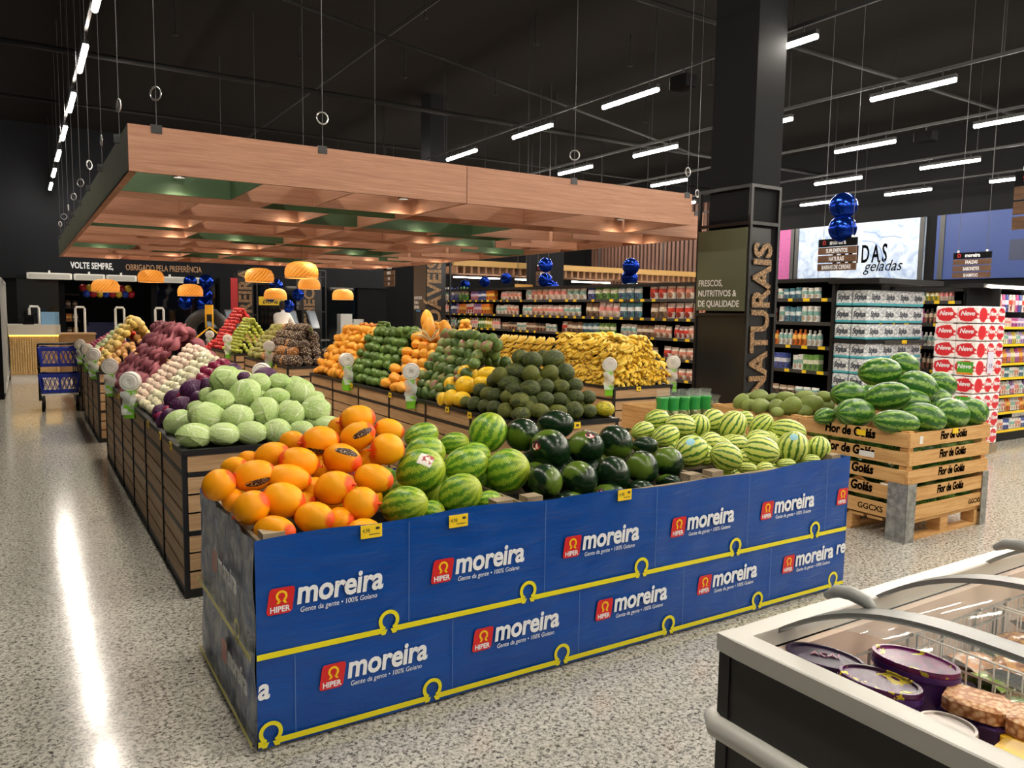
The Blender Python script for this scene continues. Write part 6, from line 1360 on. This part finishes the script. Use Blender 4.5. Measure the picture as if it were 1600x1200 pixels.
# tall glazed cabinets on the left edge
for k, y in enumerate((15.2, 16.6, 18.0)):
    r = empty('glazed_cabinet', (-.3, y, 0)); blk('body', -.33, 0, 0, 1.3, 0, 2.05 if k else 2.0, m_blackm, r); blk('door_glass', 0, .01, .08, 1.22, .2, 1.9, m_glass_d, r)
    for (a, b, cc, d_) in ((0, .08, .1, 2.0), (1.22, 1.3, .1, 2.0)): blk('door_frame', 0, .03, a, b, cc, d_, M('frame_silver', '#c9c9c4', .35, .5), r)
    blk('door_frame', 0, .03, .08, 1.22, 1.94, 2.0, M('frame_silver'), r); blk('door_frame', 0, .03, .08, 1.22, .1, .18, M('frame_silver'), r)
    tag(r, 'tall glazed cabinet with silver door frames, %s in the left aisle' % ('nearest', 'middle one', 'farthest')[k], 'cabinet')
# dark clutter behind the exit
def rack(x, y, label, cols):
    r = empty('far_rack', (x, y, 0)); blk('back', 0, 1.5, .3, .33, 0, 1.9, m_blackm, r)
    for q in range(5): blk('shelf', 0, 1.5, 0, .3, .3+.38*q, .33+.38*q, m_black, r)
    tag(r, label, 'shelving')
    for q in range(4):
        for i in range(9):
            m = cols[(i//2+q) % len(cols)]; goods(JAR if q % 2 else BOXM, 'jar' if q % 2 else 'carton', m, x+.1+.16*i, y+.12, .33+.38*q, .13, .1, .2, 'on the dim rack beyond the exit', 'Y')
rack(3.35, 25.2, 'dim shelf rack seen through the shop window right of the doorway', ['brown', 'black', 'teal'])
rack(-.1, 25.4, 'dim shelf rack seen through the shop window behind the counter', ['brown', 'black', 'orange'])
o = put('car_stand_in', MB().box(0, 1.5, 0, .6, .15, .95).box(.1, 1.4, .1, .5, .95, 1.05).mesh('car_stand_in'), M('navy_dim', '#0f1a4a', .5), None, (1.5, 25.2, 0)); tag(o, 'dark blue block standing in for a car outside the doorway', 'stand-in')  # plain block added in place of the car shape outside
tyre = MB()
for i in range(25):
    pass
tm = MB(); n1, n2 = 28, 10
vs = [((.36+.14*cos(2*pi*j/n2))*cos(2*pi*i/n1), .13*sin(2*pi*j/n2), (.36+.14*cos(2*pi*j/n2))*sin(2*pi*i/n1)) for i in range(n1) for j in range(n2)]
tm.add(vs, [(i*n2+j, ((i+1) % n1)*n2+j, ((i+1) % n1)*n2+(j+1) % n2, i*n2+(j+1) % n2) for i in range(n1) for j in range(n2)])
ty = put('car_tyre', tm.mesh('car_tyre', True), M('rubber', '#1f2022', .6), None, (3.46, 18.2, 1.02), (0, 0, -.3)); tag(ty, 'black car tyre standing on a rack behind the sweet potatoes', 'tyre')
r = empty('yellow_stand', (3.45, 17.9, 0)); put('hoop', MB().tube([(-.32, 0, 0), (-.32, 0, .85), (0, 0, 1.12), (.32, 0, .85), (.32, 0, 0)], .022, 6).mesh('hoop', True), M('stand_yellow', '#e8b62a', .4), r)
put('post', MB().tube([(-.07, 0, 1.1), (-.07, 0, 1.6), (.07, 0, 1.6), (.07, 0, 1.1)], .018, 6).mesh('post', True), M('stand_yellow'), r); blk('sign', -.07, .07, -.01, .01, 1.4, 1.6, M('stand_yellow'), r); tag(r, 'yellow tubular display stand in front of the tyre', 'stand')
o = empty('low_cabinet', (3.9, 18.4, 0)); blk('body', 0, .9, 0, .5, 0, 1.0, m_slat, o); tag(o, 'light wooden cabinet between the tyre and the red apples', 'cabinet')
# checkout machines
def kiosk(x, y, rz, label):
    r = empty('checkout_kiosk', (x, y, 0), (0, 0, rz)); blk('pedestal', -.2, .2, -.2, .2, 0, .95, m_blackm, r); put('screen', SOFT, m_black, r, (0, -.1, 1.25), (-.35, 0, 0), (.36, .06, .5)); put('display', CUBE, M('screen_dim', '#33414f', .2, emit=.15), r, (0, -.138, 1.25), (-.35, 0, 0), (.3, .005, .42)); blk('bag_shelf', .2, .6, -.2, .2, .7, .74, m_steel, r); tag(r, label, 'checkout')
kiosk(5.75, 19.8, .5, 'black self checkout kiosk left of the pineapples'); kiosk(6.3, 19.9, .6, 'black self checkout kiosk just behind the pineapple crown')
kiosk(3.95, 20.4, .2, 'black kiosk below the blue balloon bunch, left one'); kiosk(4.45, 20.5, .2, 'black kiosk below the blue balloon bunch, right one')
o = blk('yellow_banner', 5.35, 6.1, 21.2, 21.25, 1.62, 1.85, M('banner_yellow', '#e8c21c', .5)); tag(o, 'yellow banner with black word above the bending person', 'banner')
text('banner_word', 'DUNLOP', (.05, -.6, -.3), FY, m_ink, o, size=.5, bold=.02, shear=.2, xs=.42)
o = blk('red_poster', 4.55, 4.72, 20.8, 20.85, 1.2, 2.3, M('poster_red', '#b3262a', .5)); tag(o, 'tall red poster at the edge of the far column frame', 'poster')
o = put('white_goods_stack', MB().box(0, .35, 0, .3, .9, 1.4).box(.36, .75, 0, .3, .9, 1.15).box(.4, .7, 0, .3, 1.15, 1.25).box(0, .8, 0, .35, 0, .9).mesh('white_goods_stack'), M('pale_goods', '#b9b9b6', .5), None, (7.75, 21.6, 0)); tag(o, 'pale stack of goods behind the pineapples beside the lettered column', 'goods')
lf2 = MB()
for k in range(9):
    a = -1.2+.3*k; lf2.tube([(0, 0, 0), (.25*sin(a), 0, .35*cos(a)), (.34*sin(a*1.1), 0, .75*cos(a))], .012, 5)
lo_ = put('leaf_neon', lf2.mesh('leaf_neon', True), M('neon_grey', '#9a9a96', .4), None, (10.9, 20.9, 1.3)); tag(lo_, 'leaf outline decoration beyond the limes', 'decoration')
o = blk('blue_wall_board', 10.1, 10.5, 21.5, 21.55, 1.3, 3.0, M('panel_cyan', '#1c6a9a', .6)); tag(o, 'narrow blue panel left of the far framed column', 'panel')
o = empty('ochre_sign', (10.1, 15.6, 2.0)); blk('board', -.22, .28, 0, .03, 0, .2, M('board_ochre', '#b07f35', .6), o); blk('rod', -.15, -.14, .01, .02, .2, 3.5, m_black, o); blk('rod', .2, .21, .01, .02, .2, 3.5, m_black, o); tag(o, 'ochre hanging board left of the plain far column', 'sign')
# ------------------------------------------------------------------ double basket cart
m_cblue = M('basket_blue', '#1a2f9a', .4)
ca = empty('basket_cart', (.44, 13.45, 0), (0, 0, -.05))
def basket_part(z0, name):
    b = MB(); w0, w1, d0, d1, h = .22, .26, .17, .2, .28
    def P(u, v, face):
        pass
    # rim and floor
    b.box(-w1, w1, -d1, -d1+.02, h-.05, h); b.box(-w1, w1, d1-.02, d1, h-.05, h); b.box(-w1, -w1+.02, -d1, d1, h-.05, h); b.box(w1-.02, w1, -d1, d1, h-.05, h); b.box(-w0, w0, -d0, d0, 0, .02)
    b.box(-w0, w0, -d0-.004, -d0+.01, 0, .05); b.box(-w0-.004, -w0+.01, -d0, d0, 0, .05); b.box(w0-.01, w0+.004, -d0, d0, 0, .05)
    for s in (-1, 1):
        b.tube([(s*w0, -d0, 0), (s*w1, -d1, h)], .02, 6); b.tube([(s*w0, d0, 0), (s*w1, d1, h)], .02, 6)
        for k in range(6): b.tube([(s*(w0+.005), -d0+.06*k, .02), (s*w1, -d1+.07*k, h-.03)], .008, 4)
    for yy in (-1, 1):
        for k in range(8):
            x = -w0+.062*k
            b.tube([(x, yy*(d0+.003), .04), (x+.06, yy*d1, h-.05)], .007, 4); b.tube([(x+.06, yy*(d0+.003), .04), (x, yy*d1, h-.05)], .007, 4)
        b.box(-.012, .012, yy*d1-.01, yy*d1+.01, .0, h)
    hd = b.tube([(-w1, 0, h), (-w1+.06, -.05, h+.02), (0, -.08, h-.02), (w1-.06, -.05, h+.02), (w1, 0, h)], .01, 5)
    o = put('basket', b.mesh('cart_basket'), m_cblue, ca, (0, 0, z0)); return o
basket_part(.27, 'lower'); basket_part(.66, 'upper')
fr_ = MB()
for s in (-1, 1):
    fr_.tube([(s*.27, .2, .12), (s*.27, .2, .98)], .018, 6); fr_.tube([(s*.27, .2, .64), (s*.27, -.16, .64)], .012, 6); fr_.tube([(s*.27, .2, .25), (s*.24, -.22, .2)], .018, 6)
fr_.tube([(-.27, .2, .98), (.27, .2, .98)], .018, 6)
put('frame', fr_.mesh('cart_frame'), m_black, ca); blk('lower_tray', -.24, .24, -.2, .2, .235, .262, m_white, ca)
for (x, y) in ((-.22, -.2), (.22, -.2), (-.22, .18), (.22, .18)): put('wheel', MB().lathe([(.02, -.02), (.065, -.018), (.065, .018), (.02, .02)], 14, Matrix.Rotation(pi/2, 4, 'Y')).mesh('wheel', True, 40), m_blackm, ca, (x, y, .065)); put('caster', CUBE, m_black, ca, (x, y+.02, .15), None, (.03, .05, .12))
tag(ca, 'blue double basket cart on black casters in the left aisle', 'cart')
# ------------------------------------------------------------------ person bending at the checkouts
def person():
    J = {'pel': (0, 0, .92), 'sp': (.03, -.05, 1.12), 'ch': (.1, -.2, 1.3), 'nk': (.15, -.32, 1.42), 'sl': (-.06, -.22, 1.36), 'el': (-.12, -.36, 1.12), 'wl': (-.06, -.52, 1.0), 'sr': (.28, -.2, 1.36), 'er': (.34, -.34, 1.12), 'wr': (.26, -.5, 1.0),
         'hl': (-.1, .02, .88), 'kl': (-.12, -.04, .48), 'al': (-.12, .05, .08), 'tl': (-.13, -.12, .04), 'hr': (.1, .02, .88), 'kr': (.13, -.06, .48), 'ar': (.12, .04, .08), 'tr': (.13, -.13, .04), 'hd': (.17, -.38, 1.5)}
    R = {'pel': .15, 'sp': .14, 'ch': .16, 'nk': .06, 'sl': .075, 'el': .05, 'wl': .035, 'sr': .075, 'er': .05, 'wr': .035, 'hl': .1, 'kl': .065, 'al': .045, 'tl': .035, 'hr': .1, 'kr': .065, 'ar': .045, 'tr': .035, 'hd': .06}
    E_ = [('pel', 'sp'), ('sp', 'ch'), ('ch', 'nk'), ('nk', 'hd'), ('ch', 'sl'), ('sl', 'el'), ('el', 'wl'), ('ch', 'sr'), ('sr', 'er'), ('er', 'wr'), ('pel', 'hl'), ('hl', 'kl'), ('kl', 'al'), ('al', 'tl'), ('pel', 'hr'), ('hr', 'kr'), ('kr', 'ar'), ('ar', 'tr')]
    ks = list(J); me = bpy.data.meshes.new('person_body'); me.from_pydata([J[k] for k in ks], [(ks.index(a), ks.index(b)) for a, b in E_], [])
    o = bpy.data.objects.new('tmp', me); COL.objects.link(o); o.modifiers.new('s', 'SKIN'); o.modifiers.new('d', 'SUBSURF').levels = 1
    for k, v in zip(ks, me.skin_vertices[0].data): v.radius = (R[k], R[k]); v.use_root = k == 'pel'
    dg = bpy.context.evaluated_depsgraph_get(); dg.update(); bm_ = bpy.data.meshes.new_from_object(o.evaluated_get(dg)); bpy.data.objects.remove(o)
    bm_.materials.clear(); bm_.materials.append(None); bm_.polygons.foreach_set('use_smooth', [True]*len(bm_.polygons))
    def fcl(n):
        z = n.xyz(n.obj())[2]; n.col(n.mix(n.m('GREATER_THAN', z, .93), '#1b1c22', '#e2e0dc'))
    r = put('person', bm_, M('clothing', rough=.8, fn=fcl), None, (5.35, 19.0, 0), (0, 0, 2.4))
    put('head', ell('h', 16, 12).mesh('head', True), M('skin', '#8a5a40', .6), r, (.18, -.42, 1.58), axq((0, 0, 1)), (.12, .085, .095))
    put('hair', ell('h', 16, 12).mesh('hair', True), M('hair_black', '#15110f', .7), r, (.185, -.405, 1.61), axq((0, 0, 1)), (.115, .092, .098))
    for s, h in ((-1, (-.06, -.52, 1.0)), (1, (.26, -.5, 1.0))):
        mb = MB(); mb.tube([(0, 0, 0), (0, -.05, -.02), (0, -.09, -.03)], [.035, .04, .035], 7)
        for f in range(4): mb.tube([((f-1.5)*.02, -.08, -.03), ((f-1.5)*.022, -.12, -.04), ((f-1.5)*.02, -.15-.006*(f in (1, 2)), -.06)], [.01, .009, .007], 5)
        mb.tube([(s*.03, -.04, -.02), (s*.05, -.07, -.04), (s*.045, -.1, -.06)], [.012, .01, .008], 5)
        put('hand', mb.mesh('hand', True), M('skin'), r, h)
    tag(r, 'person in a white shirt bending over the self checkouts', 'person')
person()
